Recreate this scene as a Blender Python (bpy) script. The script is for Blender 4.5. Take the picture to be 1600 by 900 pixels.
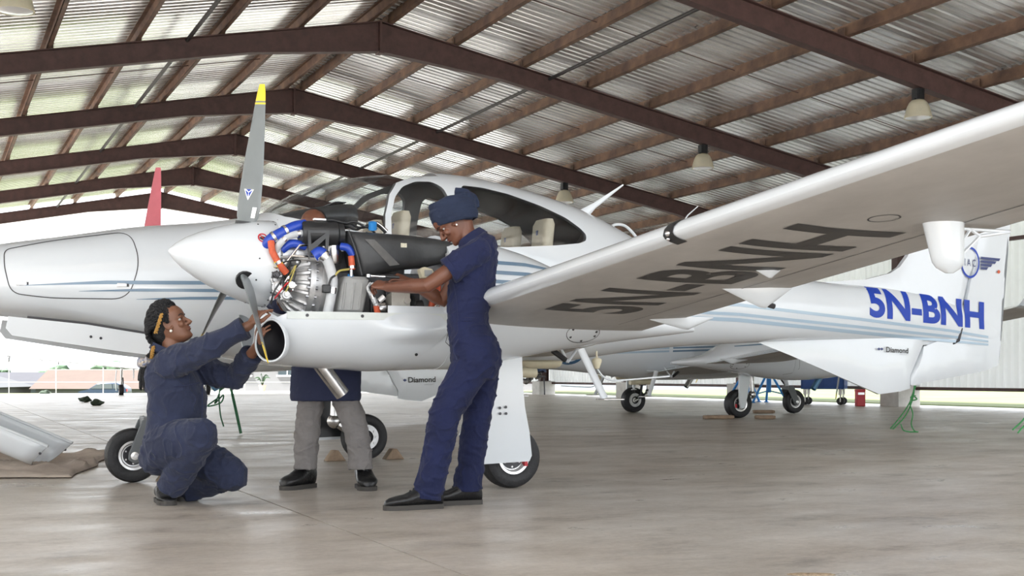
import bpy, bmesh, math, random
from mathutils import Vector, Matrix, noise

for _o in list(bpy.data.objects):
    bpy.data.objects.remove(_o, do_unlink=True)
scene = bpy.context.scene
COL = scene.collection
PI = math.pi
V3 = Vector
random.seed(7)

# ------------------------------------------------------------------ camera, world, sun, exposure
cam_d = bpy.data.cameras.new('camera')
cam = bpy.data.objects.new('camera', cam_d)
COL.objects.link(cam)
cam.location = (0, 0, 0.72)
cam.rotation_euler = (PI / 2, 0, 0)
cam_d.sensor_width = 36.0
cam_d.lens = 36.0 * 2000.0 / 1600.0
cam_d.shift_y = 134.0 / 1600.0
cam_d.clip_end = 3000
scene.camera = cam

world = bpy.data.worlds.new('overcast_sky')
scene.world = world
world.use_nodes = True
_n = world.node_tree.nodes
_bg = _n['Background']
_bg.inputs[0].default_value = (0.92, 0.96, 1.0, 1)
_bg.inputs[1].default_value = 1.0

sun_d = bpy.data.lights.new('hazy_sun', 'SUN')
sun_d.energy = 9.0
sun_d.angle = math.radians(12)
sun_d.color = (1.0, 0.985, 0.965)
sun = bpy.data.objects.new('hazy_sun', sun_d)
COL.objects.link(sun)
sun.rotation_euler = (math.radians(38), 0, math.radians(-62))

scene.view_settings.view_transform = 'Standard'
scene.view_settings.look = 'None'
scene.view_settings.gamma = 1.0
scene.view_settings.use_curve_mapping = False
scene.view_settings.exposure = 1.72
try:
    scene.cycles.max_bounces = 10
    scene.cycles.diffuse_bounces = 5
    scene.cycles.transparent_max_bounces = 16
    scene.cycles.use_denoising = True
except Exception:
    pass

# ------------------------------------------------------------------ helpers
def tag(o, label=None, cat=None, group=None, kind=None):
    if label: o['label'] = label
    if cat: o['category'] = cat
    if group: o['group'] = group
    if kind: o['kind'] = kind
    return o

def empty(name, loc=(0, 0, 0), rz=0.0, parent=None):
    o = bpy.data.objects.new(name, None)
    COL.objects.link(o)
    o.location = loc
    o.rotation_euler = (0, 0, rz)
    o.empty_display_size = 0.1
    if parent is not None: o.parent = parent
    return o

def obj(name, me, mat=None, parent=None):
    o = bpy.data.objects.new(name, me)
    COL.objects.link(o)
    if mat is not None:
        me.materials.clear()
        me.materials.append(mat)
    if parent is not None: o.parent = parent
    return o

def frame_from(d, up=None):
    """orthonormal (a,b) perpendicular to d; a is close to `up` projected"""
    d = d.normalized()
    u = V3(up) if up is not None else V3((0, 0, 1))
    a = u - d * u.dot(d)
    if a.length < 1e-4:
        u = V3((1, 0, 0)); a = u - d * u.dot(d)
    a.normalize()
    return a, d.cross(a)

class MB:
    def __init__(s):
        s.v = []; s.f = []
    def add(s, vs, fs):
        o = len(s.v)
        s.v.extend(V3(p) for p in vs)
        s.f.extend(tuple(i + o for i in f) for f in fs)
        return s
    def box(s, c, d, R=None):
        c = V3(c); x, y, z = d[0] / 2, d[1] / 2, d[2] / 2
        pts = [V3(p) for p in ((-x, -y, -z), (x, -y, -z), (x, y, -z), (-x, y, -z), (-x, -y, z), (x, -y, z), (x, y, z), (-x, y, z))]
        if R is not None: pts = [R @ p for p in pts]
        return s.add([p + c for p in pts], [(0, 3, 2, 1), (4, 5, 6, 7), (0, 1, 5, 4), (1, 2, 6, 5), (2, 3, 7, 6), (3, 0, 4, 7)])
    def box2(s, lo, hi):
        return s.box([(a + b) / 2 for a, b in zip(lo, hi)], [abs(b - a) for a, b in zip(lo, hi)])
    def loft(s, rings, cap0=True, cap1=True, closed=True):
        n = len(rings[0]); vs = [p for r in rings for p in r]; fs = []
        m = n if closed else n - 1
        for i in range(len(rings) - 1):
            for j in range(m):
                k = (j + 1) % n
                fs.append((i * n + j, i * n + k, (i + 1) * n + k, (i + 1) * n + j))
        if cap0: fs.append(tuple(range(n - 1, -1, -1)))
        if cap1: fs.append(tuple((len(rings) - 1) * n + j for j in range(n)))
        return s.add(vs, fs)
    def tube(s, pts, r, n=10, up=None, cap=True, b=None):
        """pts list of points; r scalar/list = radius along 'a' (up side), b optional radius along the other"""
        pts = [V3(p) for p in pts]
        N = len(pts)
        rs = r if isinstance(r, (list, tuple)) else [r] * N
        bs = b if isinstance(b, (list, tuple)) else ([b] * N if b is not None else rs)
        rings = []
        pa = V3(up) if up is not None else None
        for i, p in enumerate(pts):
            if i == 0: d = pts[1] - p
            elif i == N - 1: d = p - pts[i - 1]
            else: d = (pts[i + 1] - p).normalized() + (p - pts[i - 1]).normalized()
            if d.length < 1e-9: d = V3((0, 0, 1))
            a, c = frame_from(d, pa)
            if up is None: pa = a
            rings.append([p + a * (rs[i] * math.cos(2 * PI * k / n)) + c * (bs[i] * math.sin(2 * PI * k / n)) for k in range(n)])
        return s.loft(rings, cap, cap)
    def lathe(s, prof, c=(0, 0, 0), ax=(0, 0, 1), n=24, cap=True, up=None):
        """prof list of (radius, height along ax)"""
        c = V3(c); ax = V3(ax).normalized(); a, b = frame_from(ax, up)
        rings = [[c + ax * hh + (a * math.cos(2 * PI * k / n) + b * math.sin(2 * PI * k / n)) * max(rr, 1e-5) for k in range(n)] for rr, hh in prof]
        return s.loft(rings, cap, cap)
    def prism(s, poly, d0, d1):
        """poly list of 3-D points (planar), extruded by vectors d0..d1"""
        n = len(poly); a = [V3(p) + V3(d0) for p in poly]; b = [V3(p) + V3(d1) for p in poly]
        fs = [tuple(range(n - 1, -1, -1)), tuple(range(n, 2 * n))]
        fs += [(i, (i + 1) % n, n + (i + 1) % n, n + i) for i in range(n)]
        return s.add(a + b, fs)
    def ball(s, c, r, n=12, m=8, R=None):
        c = V3(c); r = V3(r) if hasattr(r, '__len__') else V3((r, r, r))
        rings = []
        for i in range(m + 1):
            th = PI * i / m
            ring = []
            for k in range(n):
                p = V3((math.sin(th) * math.cos(2 * PI * k / n) * r.x, math.sin(th) * math.sin(2 * PI * k / n) * r.y, -math.cos(th) * r.z))
                if i in (0, m): p = V3((1e-5 * math.cos(2 * PI * k / n), 1e-5 * math.sin(2 * PI * k / n), -math.cos(th) * r.z))
                ring.append(c + (R @ p if R is not None else p))
            rings.append(ring)
        return s.loft(rings, True, True)
    def mesh(s, name, smooth=35, fix=True):
        me = bpy.data.meshes.new(name)
        me.from_pydata([tuple(p) for p in s.v], [], s.f)
        if fix:
            bm = bmesh.new(); bm.from_mesh(me)
            bmesh.ops.recalc_face_normals(bm, faces=bm.faces)
            bm.to_mesh(me); bm.free()
        if smooth:
            me.shade_smooth()
            me.set_sharp_from_angle(angle=math.radians(smooth))
        me.update()
        return me
    def build(s, name, mat, parent=None, smooth=35, bevel=0, fix=True, loc=None):
        me = s.mesh(name, smooth, fix)
        o = obj(name, me, mat, parent)
        if bevel:
            m = o.modifiers.new('bevel', 'BEVEL'); m.width = bevel; m.segments = 2; m.limit_method = 'ANGLE'; m.angle_limit = math.radians(40)
        return o

def dup(o, parent=None, mat=None):
    c = o.copy(); COL.objects.link(c); c.parent = parent
    if parent is not None: c.matrix_parent_inverse.identity()
    return c

def dup_tree(o, parent=None, skip=()):
    c = dup(o, parent)
    for ch in [x for x in o.children]:
        if ch.name.split('.')[0] in skip: continue
        dup_tree(ch, c, skip)
    return c

def evaluated(o, name):
    dg = bpy.context.evaluated_depsgraph_get()
    dg.update()
    me = bpy.data.meshes.new_from_object(o.evaluated_get(dg))
    me.name = name
    return me

def kill(o):
    bpy.data.objects.remove(o, do_unlink=True)

def boolean(me, cutters, op='DIFFERENCE'):
    """apply exact booleans; cutters are meshes"""
    o = bpy.data.objects.new('tmp_bool', me); COL.objects.link(o)
    tmp = []
    for c in cutters:
        k = bpy.data.objects.new('tmp_cut', c); COL.objects.link(k); tmp.append(k)
        m = o.modifiers.new('b', 'BOOLEAN'); m.object = k; m.operation = op; m.solver = 'EXACT'
    bpy.context.view_layer.update()
    r = evaluated(o, me.name)
    kill(o)
    for k in tmp: kill(k)
    return r

def smooth_mesh(me, ang=35):
    me.shade_smooth(); me.set_sharp_from_angle(angle=math.radians(ang)); return me

def lerp(a, b, t): return a + (b - a) * t

def table(rows, x):
    """smooth (cubic Hermite, limited) interpolation of rows [(x, a, b, ...)]"""
    if x <= rows[0][0]: return rows[0][1:]
    if x >= rows[-1][0]: return rows[-1][1:]
    for i in range(len(rows) - 1):
        if rows[i][0] <= x <= rows[i + 1][0]: break
    x0, x1 = rows[i][0], rows[i + 1][0]; h = x1 - x0; u = (x - x0) / h
    out = []
    for k in range(1, len(rows[0])):
        y0, y1 = rows[i][k], rows[i + 1][k]
        d = (y1 - y0) / h
        dl = (y0 - rows[i - 1][k]) / (x0 - rows[i - 1][0]) if i > 0 else d
        dr = (rows[i + 2][k] - y1) / (rows[i + 2][0] - x1) if i + 2 < len(rows) else d
        m0 = 0 if dl * d <= 0 else 2 * dl * d / (dl + d)
        m1 = 0 if dr * d <= 0 else 2 * dr * d / (dr + d)
        if i == 0: m0 = d * 1.3 if abs(d) > 0 else 0
        out.append((2 * u**3 - 3 * u**2 + 1) * y0 + (u**3 - 2 * u**2 + u) * h * m0 + (-2 * u**3 + 3 * u**2) * y1 + (u**3 - u**2) * h * m1)
    return out

def spline(pts, n=6):
    """Catmull-Rom through points"""
    P = [V3(p) for p in pts]; out = []
    for i in range(len(P) - 1):
        p0 = P[i - 1] if i else P[0] * 2 - P[1]
        p3 = P[i + 2] if i + 2 < len(P) else P[-1] * 2 - P[-2]
        for k in range(n):
            t = k / n
            out.append(0.5 * ((2 * P[i]) + (P[i + 1] - p0) * t + (2 * p0 - 5 * P[i] + 4 * P[i + 1] - p3) * t * t + (3 * P[i] - p0 - 3 * P[i + 1] + p3) * t**3))
    out.append(P[-1])
    return out

# ------------------------------------------------------------------ materials (all procedural)
MATS = {}
def mat(name, col, rough=0.5, metal=0.0, var=0.0, vscale=3.0, bump=0.0, bscale=40.0, coat=0.0, trans=0.0, alpha=1.0, col2=None, stretch=None, spec=None, emit=0.0, ior=None, sheen=0.0, detail=6, rand=False):
    if name in MATS: return MATS[name]
    m = bpy.data.materials.new(name); m.use_nodes = True
    nt = m.node_tree; N = nt.nodes; Lk = nt.links; b = N['Principled BSDF']
    b.inputs['Base Color'].default_value = (*col, 1)
    b.inputs['Roughness'].default_value = rough
    b.inputs['Metallic'].default_value = metal
    b.inputs['Coat Weight'].default_value = coat
    b.inputs['Coat Roughness'].default_value = 0.08
    b.inputs['Transmission Weight'].default_value = trans
    b.inputs['Alpha'].default_value = alpha
    b.inputs['Sheen Weight'].default_value = sheen
    if spec is not None: b.inputs['Specular IOR Level'].default_value = spec
    if ior: b.inputs['IOR'].default_value = ior
    if emit:
        b.inputs['Emission Color'].default_value = (*col, 1); b.inputs['Emission Strength'].default_value = emit
    tc = N.new('ShaderNodeTexCoord')
    src = tc.outputs['Object']
    if rand:
        oi = N.new('ShaderNodeObjectInfo'); mu = N.new('ShaderNodeVectorMath'); mu.operation = 'SCALE'; mu.inputs[0].default_value = (37.0, 53.0, 11.0)
        ad = N.new('ShaderNodeVectorMath'); ad.operation = 'ADD'
        Lk.new(oi.outputs['Random'], mu.inputs['Scale']); Lk.new(src, ad.inputs[0]); Lk.new(mu.outputs[0], ad.inputs[1]); src = ad.outputs[0]
    if stretch:
        mp = N.new('ShaderNodeMapping'); mp.inputs['Scale'].default_value = stretch
        Lk.new(src, mp.inputs['Vector']); src = mp.outputs['Vector']
    if var or col2:
        nz = N.new('ShaderNodeTexNoise'); nz.inputs['Scale'].default_value = vscale; nz.inputs['Detail'].default_value = detail
        nz.inputs['Roughness'].default_value = 0.62
        Lk.new(src, nz.inputs['Vector'])
        cr = N.new('ShaderNodeValToRGB')
        c2 = col2 if col2 else tuple(max(0, c * (1 - var)) for c in col)
        c1 = col if col2 else tuple(min(1, c * (1 + var * 0.6)) for c in col)
        cr.color_ramp.elements[0].position = 0.32; cr.color_ramp.elements[0].color = (*c2, 1)
        cr.color_ramp.elements[1].position = 0.68; cr.color_ramp.elements[1].color = (*c1, 1)
        Lk.new(nz.outputs['Fac'], cr.inputs['Fac']); Lk.new(cr.outputs['Color'], b.inputs['Base Color'])
    if bump:
        nb = N.new('ShaderNodeTexNoise'); nb.inputs['Scale'].default_value = bscale; nb.inputs['Detail'].default_value = 4
        Lk.new(src, nb.inputs['Vector'])
        bp = N.new('ShaderNodeBump'); bp.inputs['Strength'].default_value = bump; bp.inputs['Distance'].default_value = 0.02
        Lk.new(nb.outputs['Fac'], bp.inputs['Height']); Lk.new(bp.outputs['Normal'], b.inputs['Normal'])
    MATS[name] = m
    return m

def concrete_mat():
    m = bpy.data.materials.new('worn_concrete'); m.use_nodes = True
    nt = m.node_tree; N = nt.nodes; Lk = nt.links; b = N['Principled BSDF']
    tc = N.new('ShaderNodeTexCoord')
    def nz(scale, det, rough=0.6, st=None):
        n = N.new('ShaderNodeTexNoise'); n.inputs['Scale'].default_value = scale; n.inputs['Detail'].default_value = det; n.inputs['Roughness'].default_value = rough
        if st:
            mp = N.new('ShaderNodeMapping'); mp.inputs['Scale'].default_value = st; mp.inputs['Rotation'].default_value = (0, 0, math.radians(-24.6))
            Lk.new(tc.outputs['Object'], mp.inputs['Vector']); Lk.new(mp.outputs['Vector'], n.inputs['Vector'])
        else: Lk.new(tc.outputs['Object'], n.inputs['Vector'])
        return n.outputs['Fac']
    def ramp(src, stops):
        r = N.new('ShaderNodeValToRGB'); e = r.color_ramp.elements
        e[0].position, e[0].color = stops[0][0], (*stops[0][1], 1)
        e[1].position, e[1].color = stops[-1][0], (*stops[-1][1], 1)
        for p, c in stops[1:-1]:
            k = e.new(p); k.color = (*c, 1)
        Lk.new(src, r.inputs['Fac']); return r.outputs['Color']
    def mix(a, c, f, mode='MIX'):
        x = N.new('ShaderNodeMix'); x.data_type = 'RGBA'; x.blend_type = mode
        if isinstance(f, float): x.inputs[0].default_value = f
        else: Lk.new(f, x.inputs[0])
        Lk.new(a, x.inputs[6]); Lk.new(c, x.inputs[7]); return x.outputs[2]
    big = ramp(nz(0.45, 8, 0.65), [(0.28, (0.39, 0.345, 0.295)), (0.5, (0.57, 0.52, 0.465)), (0.74, (0.66, 0.62, 0.57))])
    mid = ramp(nz(1.3, 12, 0.78, (0.85, 1.5, 1)), [(0.33, (0.40, 0.37, 0.345)), (0.46, (0.86, 0.84, 0.82)), (0.58, (1.02, 1.02, 1.02)), (0.72, (1.25, 1.25, 1.27))])
    c = mix(big, mid, 0.9, 'MULTIPLY')
    fine = ramp(nz(30, 8, 0.8), [(0.3, (0.7, 0.69, 0.68)), (0.7, (1.12, 1.12, 1.12))])
    c = mix(c, fine, 0.7, 'MULTIPLY')
    spots = ramp(nz(1.1, 10, 0.78), [(0.30, (0.35, 0.29, 0.25)), (0.38, (1, 1, 1))])
    c = mix(c, spots, 0.6, 'MULTIPLY')
    Lk.new(c, b.inputs['Base Color'])
    rr = ramp(nz(1.4, 9, 0.75, (0.8, 1.5, 1)), [(0.3, (0.22,) * 3), (0.7, (0.55,) * 3)])
    Lk.new(rr, b.inputs['Roughness'])
    bp = N.new('ShaderNodeBump'); bp.inputs['Strength'].default_value = 0.12; bp.inputs['Distance'].default_value = 0.01
    Lk.new(nz(14, 8, 0.7), bp.inputs['Height']); Lk.new(bp.outputs['Normal'], b.inputs['Normal'])
    return m

M_conc = concrete_mat()
M_apron = mat('apron_concrete', (0.78, 0.775, 0.765), 0.8, var=0.2, vscale=0.5)
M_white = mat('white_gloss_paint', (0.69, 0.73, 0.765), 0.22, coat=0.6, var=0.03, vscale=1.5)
M_under = mat('underside_warm_grey', (0.44, 0.425, 0.405), 0.5, var=0.14, vscale=4.0, stretch=(1, 0.5, 1))  # warm grey for the lower wing faces, darker than the top paint
M_steel = mat('red_oxide_steel', (0.085, 0.043, 0.037), 0.6, var=0.3, vscale=5, bump=0.1)
M_purlin = mat('rusty_purlin', (0.23, 0.135, 0.085), 0.65, col2=(0.085, 0.05, 0.04), vscale=2.2, bump=0.15)
M_sheet = mat('galvanised_sheet', (0.92, 0.92, 0.91), 0.27, 0.72, col2=(0.60, 0.595, 0.585), vscale=2.2, stretch=(0.30, 1.7, 1), detail=9, rand=True)
M_wallsheet = mat('pale_wall_sheet', (0.88, 0.89, 0.88), 0.5, 0.0, var=0.06, vscale=1.0)
def _add_translucency(m, f, col):
    nt = m.node_tree; N = nt.nodes; Lk = nt.links
    t = N.new('ShaderNodeBsdfTranslucent'); t.inputs[0].default_value = (*col, 1)
    mx = N.new('ShaderNodeMixShader'); mx.inputs[0].default_value = f
    Lk.new(N['Principled BSDF'].outputs[0], mx.inputs[1]); Lk.new(t.outputs[0], mx.inputs[2]); Lk.new(mx.outputs[0], N['Material Output'].inputs['Surface'])
_add_translucency(M_wallsheet, 0.2, (0.9, 0.92, 0.92))
M_black = mat('black_rubber', (0.018, 0.018, 0.02), 0.55, var=0.3, vscale=20, bump=0.2, bscale=60)
M_blk = mat('black_plastic', (0.02, 0.021, 0.023), 0.38, var=0.2, vscale=15)
M_char = mat('charcoal_composite', (0.045, 0.047, 0.05), 0.45, var=0.35, vscale=5, bump=0.1)
M_alu = mat('cast_aluminium', (0.66, 0.66, 0.66), 0.38, 0.7, col2=(0.42, 0.42, 0.425), vscale=9, bump=0.12, bscale=70)
M_chrome = mat('bright_steel', (0.8, 0.8, 0.81), 0.16, 1.0, var=0.2, vscale=12)
M_steelpipe = mat('stainless_pipe', (0.62, 0.61, 0.6), 0.27, 1.0, var=0.25, vscale=14)
M_blue = mat('blue_silicone', (0.012, 0.055, 0.42), 0.38, coat=0.2)
M_orange = mat('orange_firesleeve', (0.62, 0.11, 0.045), 0.6, var=0.2, vscale=25, bump=0.2)
M_greyplast = mat('grey_plastic_tank', (0.36, 0.365, 0.36), 0.5, var=0.1, vscale=10, bump=0.15, bscale=120)
M_beige = mat('beige_casting', (0.55, 0.53, 0.48), 0.45, 0.35, var=0.2, vscale=12)
M_hosegrey = mat('grey_hose', (0.55, 0.57, 0.59), 0.42, var=0.1, vscale=20)
M_foil = mat('silver_wrap', (0.72, 0.74, 0.76), 0.35, 0.6, bump=0.6, bscale=80)
M_stripe = mat('grey_blue_stripe', (0.16, 0.245, 0.34), 0.25, coat=0.4)
M_stripe2 = mat('pale_blue_stripe', (0.40, 0.52, 0.63), 0.25, coat=0.4)
M_bluetext = mat('royal_blue_vinyl', (0.004, 0.045, 0.40), 0.45)
M_navytext = mat('navy_vinyl', (0.03, 0.045, 0.16), 0.35)
M_darkvinyl = mat('black_vinyl', (0.028, 0.026, 0.025), 0.45, var=0.2, vscale=6)
M_line = mat('dark_panel_gap', (0.06, 0.06, 0.065), 0.6)
M_red = mat('red_paint', (0.55, 0.02, 0.03), 0.4)
M_yellow = mat('yellow_paint', (0.85, 0.62, 0.02), 0.35, coat=0.3)
M_prop = mat('grey_prop_blade', (0.17, 0.19, 0.195), 0.35, coat=0.25, var=0.08, vscale=4)
M_propback = mat('black_prop_face', (0.03, 0.032, 0.035), 0.4)
M_redcloth = mat('faded_red_cover', (0.55, 0.14, 0.17), 0.8, var=0.1, vscale=6)
M_ivory = mat('ivory_plastic', (0.70, 0.64, 0.47), 0.5, var=0.1, vscale=8)
M_seat = mat('cream_leather', (0.66, 0.58, 0.44), 0.5, var=0.08, vscale=6, bump=0.15)
M_trimgrey = mat('cabin_trim_grey', (0.15, 0.15, 0.15), 0.7)
M_wood = mat('chock_wood', (0.33, 0.235, 0.16), 0.75, var=0.35, vscale=9, stretch=(1, 6, 1))
M_green = mat('green_rope', (0.035, 0.21, 0.06), 0.7, bump=0.4, bscale=200)
M_cartblue = mat('blue_enamel', (0.02, 0.075, 0.27), 0.4, var=0.2, vscale=6)
M_jackblue = mat('bright_blue_enamel', (0.02, 0.23, 0.62), 0.4)
M_tarp = mat('tan_canvas', (0.46, 0.39, 0.33), 0.85, var=0.25, vscale=3, bump=0.25, bscale=30)
M_bolt = mat('dark_fastener', (0.06, 0.06, 0.065), 0.4, 0.6)
M_conblock = mat('pale_concrete', (0.6, 0.59, 0.56), 0.85, var=0.15, vscale=5, bump=0.2)
M_grass = mat('mown_grass', (0.075, 0.11, 0.03), 0.9, col2=(0.12, 0.13, 0.06), vscale=0.4, bump=0.3, bscale=8)
M_leaf = mat('tree_leaves', (0.03, 0.062, 0.028), 0.8, var=0.4, vscale=1.5)
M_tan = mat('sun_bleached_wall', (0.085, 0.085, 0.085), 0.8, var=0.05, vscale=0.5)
M_roofgrey = mat('grey_roof', (0.03, 0.03, 0.037), 0.7, var=0.1, vscale=1)
M_roofbrown = mat('clay_roof', (0.062, 0.042, 0.033), 0.8, var=0.1, vscale=1)
M_winglass = mat('window_dark', (0.02, 0.03, 0.035), 0.3)
M_lampglass = mat('prismatic_lampshade', (0.86, 0.82, 0.68), 0.35, var=0.1, vscale=10)
_add_translucency(M_lampglass, 0.5, (0.9, 0.86, 0.72))
M_lampin = mat('lamp_silver', (0.9, 0.9, 0.9), 0.2, 0.4)

def glass_mat(name, tint, a):
    m = bpy.data.materials.new(name); m.use_nodes = True
    nt = m.node_tree; N = nt.nodes; Lk = nt.links
    out = N['Material Output']; N.remove(N['Principled BSDF'])
    tr = N.new('ShaderNodeBsdfTransparent'); tr.inputs[0].default_value = (*tint, 1)
    gl = N.new('ShaderNodeBsdfGlossy'); gl.inputs['Roughness'].default_value = 0.03
    lw = N.new('ShaderNodeLayerWeight'); lw.inputs[0].default_value = 0.5
    fr = N.new('ShaderNodeMath'); fr.operation = 'POWER'; fr.inputs[1].default_value = 4.0
    Lk.new(lw.outputs['Facing'], fr.inputs[0])
    mth = N.new('ShaderNodeMath'); mth.operation = 'ADD'; mth.inputs[1].default_value = a
    nz = N.new('ShaderNodeTexNoise'); nz.inputs['Scale'].default_value = 3
    mul = N.new('ShaderNodeMath'); mul.operation = 'MULTIPLY'; mul.inputs[1].default_value = 0.10
    add2 = N.new('ShaderNodeMath'); add2.operation = 'ADD'
    Lk.new(nz.outputs['Fac'], mul.inputs[0]); Lk.new(fr.outputs[0], mth.inputs[0]); Lk.new(mth.outputs[0], add2.inputs[0]); Lk.new(mul.outputs[0], add2.inputs[1])
    mx = N.new('ShaderNodeMixShader')
    Lk.new(add2.outputs[0], mx.inputs[0]); Lk.new(tr.outputs[0], mx.inputs[1]); Lk.new(gl.outputs[0], mx.inputs[2]); Lk.new(mx.outputs[0], out.inputs['Surface'])
    return m
M_glass = glass_mat('canopy_acrylic', (0.88, 0.91, 0.93), 0.02)
# ------------------------------------------------------------------ hangar shell (local x = across v, local y = along ridge w)
HROT = math.radians(24.58)
VR, RZ, SL, HALF = 7.5, 6.93, 0.195, 12.1
W0, W1 = -1.8, 46.2
FRAMES = [W0 + 6 * i for i in range(9)]

floor = empty('floor', (0, 0, 0), HROT)
tag(floor, 'stained tan concrete hangar floor', kind='structure')
base = MB().box2((-10.3, -14, -0.12), (20.3, 46.6, -0.012)).build('slab_bed', M_line, floor)
edges = [-10.3, -4.25, 1.75, 7.75, 13.75, 20.3]
for i in range(5):
    g = 0.006
    MB().box2((edges[i] + g, -14, -0.1), (edges[i + 1] - g, 46.6, 0)).build('slab', M_conc, floor, smooth=0)
# a chipped patch in the slab
mb = MB(); random.seed(3)
ring = []
for k in range(26):
    a = 2 * PI * k / 26
    ring.append((4.62 + math.cos(a) * 0.085 * random.uniform(.75, 1.1), 3.93 + math.sin(a) * 0.03 * random.uniform(.7, 1.1)))
cw = Matrix.Rotation(-HROT, 2)
def w2h(x, y):
    q = cw @ Vector((x, y)); return q.x, q.y
pts = [w2h(1.075 + (x - 4.62), 4.59 + (y - 3.93)) for x, y in ring]
mb.prism([(x, y, 0) for x, y in pts], (0, 0, 0.0005), (0, 0, 0.003))
mb.build('patch', mat('chipped_aggregate', (0.44, 0.33, 0.22), 0.9, var=0.5, vscale=60, bump=0.5, bscale=90), floor)

def roofz(v): return RZ - SL * abs(v - VR)
ceiling = empty('ceiling', (0, 0, 0), HROT)
tag(ceiling, 'pitched corrugated metal roof on rust brown purlins', kind='structure')
# roof sheets: one shared mesh per row, ribs run down the slope
sl_len = math.hypot(HALF + 0.5, SL * (HALF + 0.5))
ang = math.atan(SL)
def sheet_mesh(length, width, pitch, hgt, name):
    mb = MB(); prof = []
    n = int(round(width / pitch))
    for i in range(n):
        x = i * pitch
        prof += [(x, 0), (x + pitch * 0.62, 0), (x + pitch * 0.70, hgt), (x + pitch * 0.92, hgt)]
    prof.append((n * pitch + 0.012, 0))
    a = [(0, x, z) for x, z in prof]; b = [(length, x, z) for x, z in prof]
    k = len(prof)
    mb.add(a + b, [(i, i + 1, k + i + 1, k + i) for i in range(k - 1)])
    return mb.mesh(name, 20, False)
SH = sheet_mesh(sl_len / 3 + 0.12, 1.0, 0.2, 0.06, 'roof_sheet')
SH.materials.append(M_sheet)
M_sheetg = mat('weathered_sheet', (0.60, 0.60, 0.58), 0.42, 0.7, col2=(0.30, 0.30, 0.295), vscale=1.4, stretch=(1.2, 0.4, 1), detail=9)
for side in (1, -1):
    for r in range(3):
        for k in range(int(W1 - W0) + 1):
            o = bpy.data.objects.new('roof_sheet', SH); COL.objects.link(o); o.parent = ceiling
            d = r * sl_len / 3
            z = RZ + 0.42 - 0.012 * r + 0.0
            if side == 1:
                o.location = (VR + d * math.cos(ang), W0 - 0.5 + k, z - d * math.sin(ang)); o.rotation_euler = (0, ang, 0)
            else:
                o.location = (VR - d * math.cos(ang), W0 + 0.5 + k, z - d * math.sin(ang)); o.rotation_euler = (0, ang, PI)
rd = MB().box((VR, (W0 + W1) / 2, RZ + 0.45), (0.7, W1 - W0 + 1, 0.02)).build('ridge_cap', M_sheet, ceiling)
# purlins: C sections along w
pur_s = [0.16, 1.45, 2.85, 4.25, 5.65, 7.05, 8.45, 9.85, 11.25, 12.05]
def c_section(L, d=0.2, w=0.075, t=0.012):
    mb = MB()
    mb.box2((-t / 2, 0, 0), (t / 2, L, d)); mb.box2((0, 0, 0), (w, L, t)); mb.box2((0, 0, d - t), (w, L, d)); mb.box2((w - t, 0, 0), (w, L, 0.03))
    return mb.mesh('purlin', 0)
CS = c_section(W1 - W0 + 0.8); CS.materials.append(M_purlin)
for side in (1, -1):
    for s in pur_s:
        o = bpy.data.objects.new('purlin', CS); COL.objects.link(o); o.parent = ceiling
        v = VR + side * s
        o.location = (v, W0 - 0.4 if side == 1 else W1 + 0.4, roofz(v) + 0.205)
        o.rotation_euler = (0, ang, 0) if side == 1 else (0, ang, PI)
mb = MB()
for side in (1, -1):
    for i in range(8):
        wm = FRAMES[i] + 3.0
        for j in range(1, 9):
            a, b2 = VR + side * pur_s[j], VR + side * pur_s[j + 1]
            mb.tube([(a, wm, roofz(a) + 0.33), (b2, wm, roofz(b2) + 0.33)], 0.009, 5)
o = mb.build('sag_rods', M_steel, ceiling, smooth=0); o['kind'] = 'stuff'
for side, s in ((1, 3.45), (-1, 3.45)):
    v = VR + side * s
    MB().tube([(v, W0, roofz(v) + 0.16), (v, W1, roofz(v) + 0.16)], 0.035, 8).build('conduit_pipe', mat('dark_conduit', (0.045, 0.04, 0.04), 0.6), ceiling)

# portal frames
def rafter_mesh(side):
    mb = MB(); fw = 0.09
    st = [(0.0, 0.56), (2.4, 0.36), (HALF - 2.0, 0.36), (HALF, 0.62)]
    for t0, t1, o0, o1 in ((0.0, 0.016, 0, 0), ):
        pass
    def row(y0, y1, topoff, thick, follow_bottom):
        rings = []
        for s, dep in st:
            v = VR + side * s; zt = roofz(v) + 0.2
            if follow_bottom: zz = zt - dep; a, b2 = zz, zz + thick
            else: a, b2 = zt - topoff - thick, zt - topoff
            rings.append([(v, y0, a), (v, y1, a), (v, y1, b2), (v, y0, b2)])
        mb.loft(rings)
    row(-fw, fw, 0, 0.018, False)
    row(-fw, fw, 0, 0.018, True)
    rings = []
    for s, dep in st:
        v = VR + side * s; zt = roofz(v) + 0.2
        rings.append([(v, -0.007, zt - dep + 0.01), (v, 0.007, zt - dep + 0.01), (v, 0.007, zt - 0.01), (v, -0.007, zt - 0.01)])
    mb.loft(rings)
    return mb.mesh('rafter', 0)
RM = {s: rafter_mesh(s) for s in (1, -1)}
for m_ in RM.values(): m_.materials.append(M_steel)
def column_mesh(side):
    mb = MB(); v = VR + side * HALF; zt = roofz(v) + 0.1
    z0 = 0.46
    mb.box2((v - 0.16, -0.09, z0), (v - 0.144, 0.09, zt)); mb.box2((v + 0.144, -0.09, z0), (v + 0.16, 0.09, zt)); mb.box2((v - 0.15, -0.008, z0), (v + 0.15, 0.008, zt))
    mb.box2((v - 0.2, -0.14, z0), (v + 0.2, 0.14, z0 + 0.02))
    return mb.mesh('column', 0)
CM = {s: column_mesh(s) for s in (1, -1)}
for m_ in CM.values(): m_.materials.append(M_steel)
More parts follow.
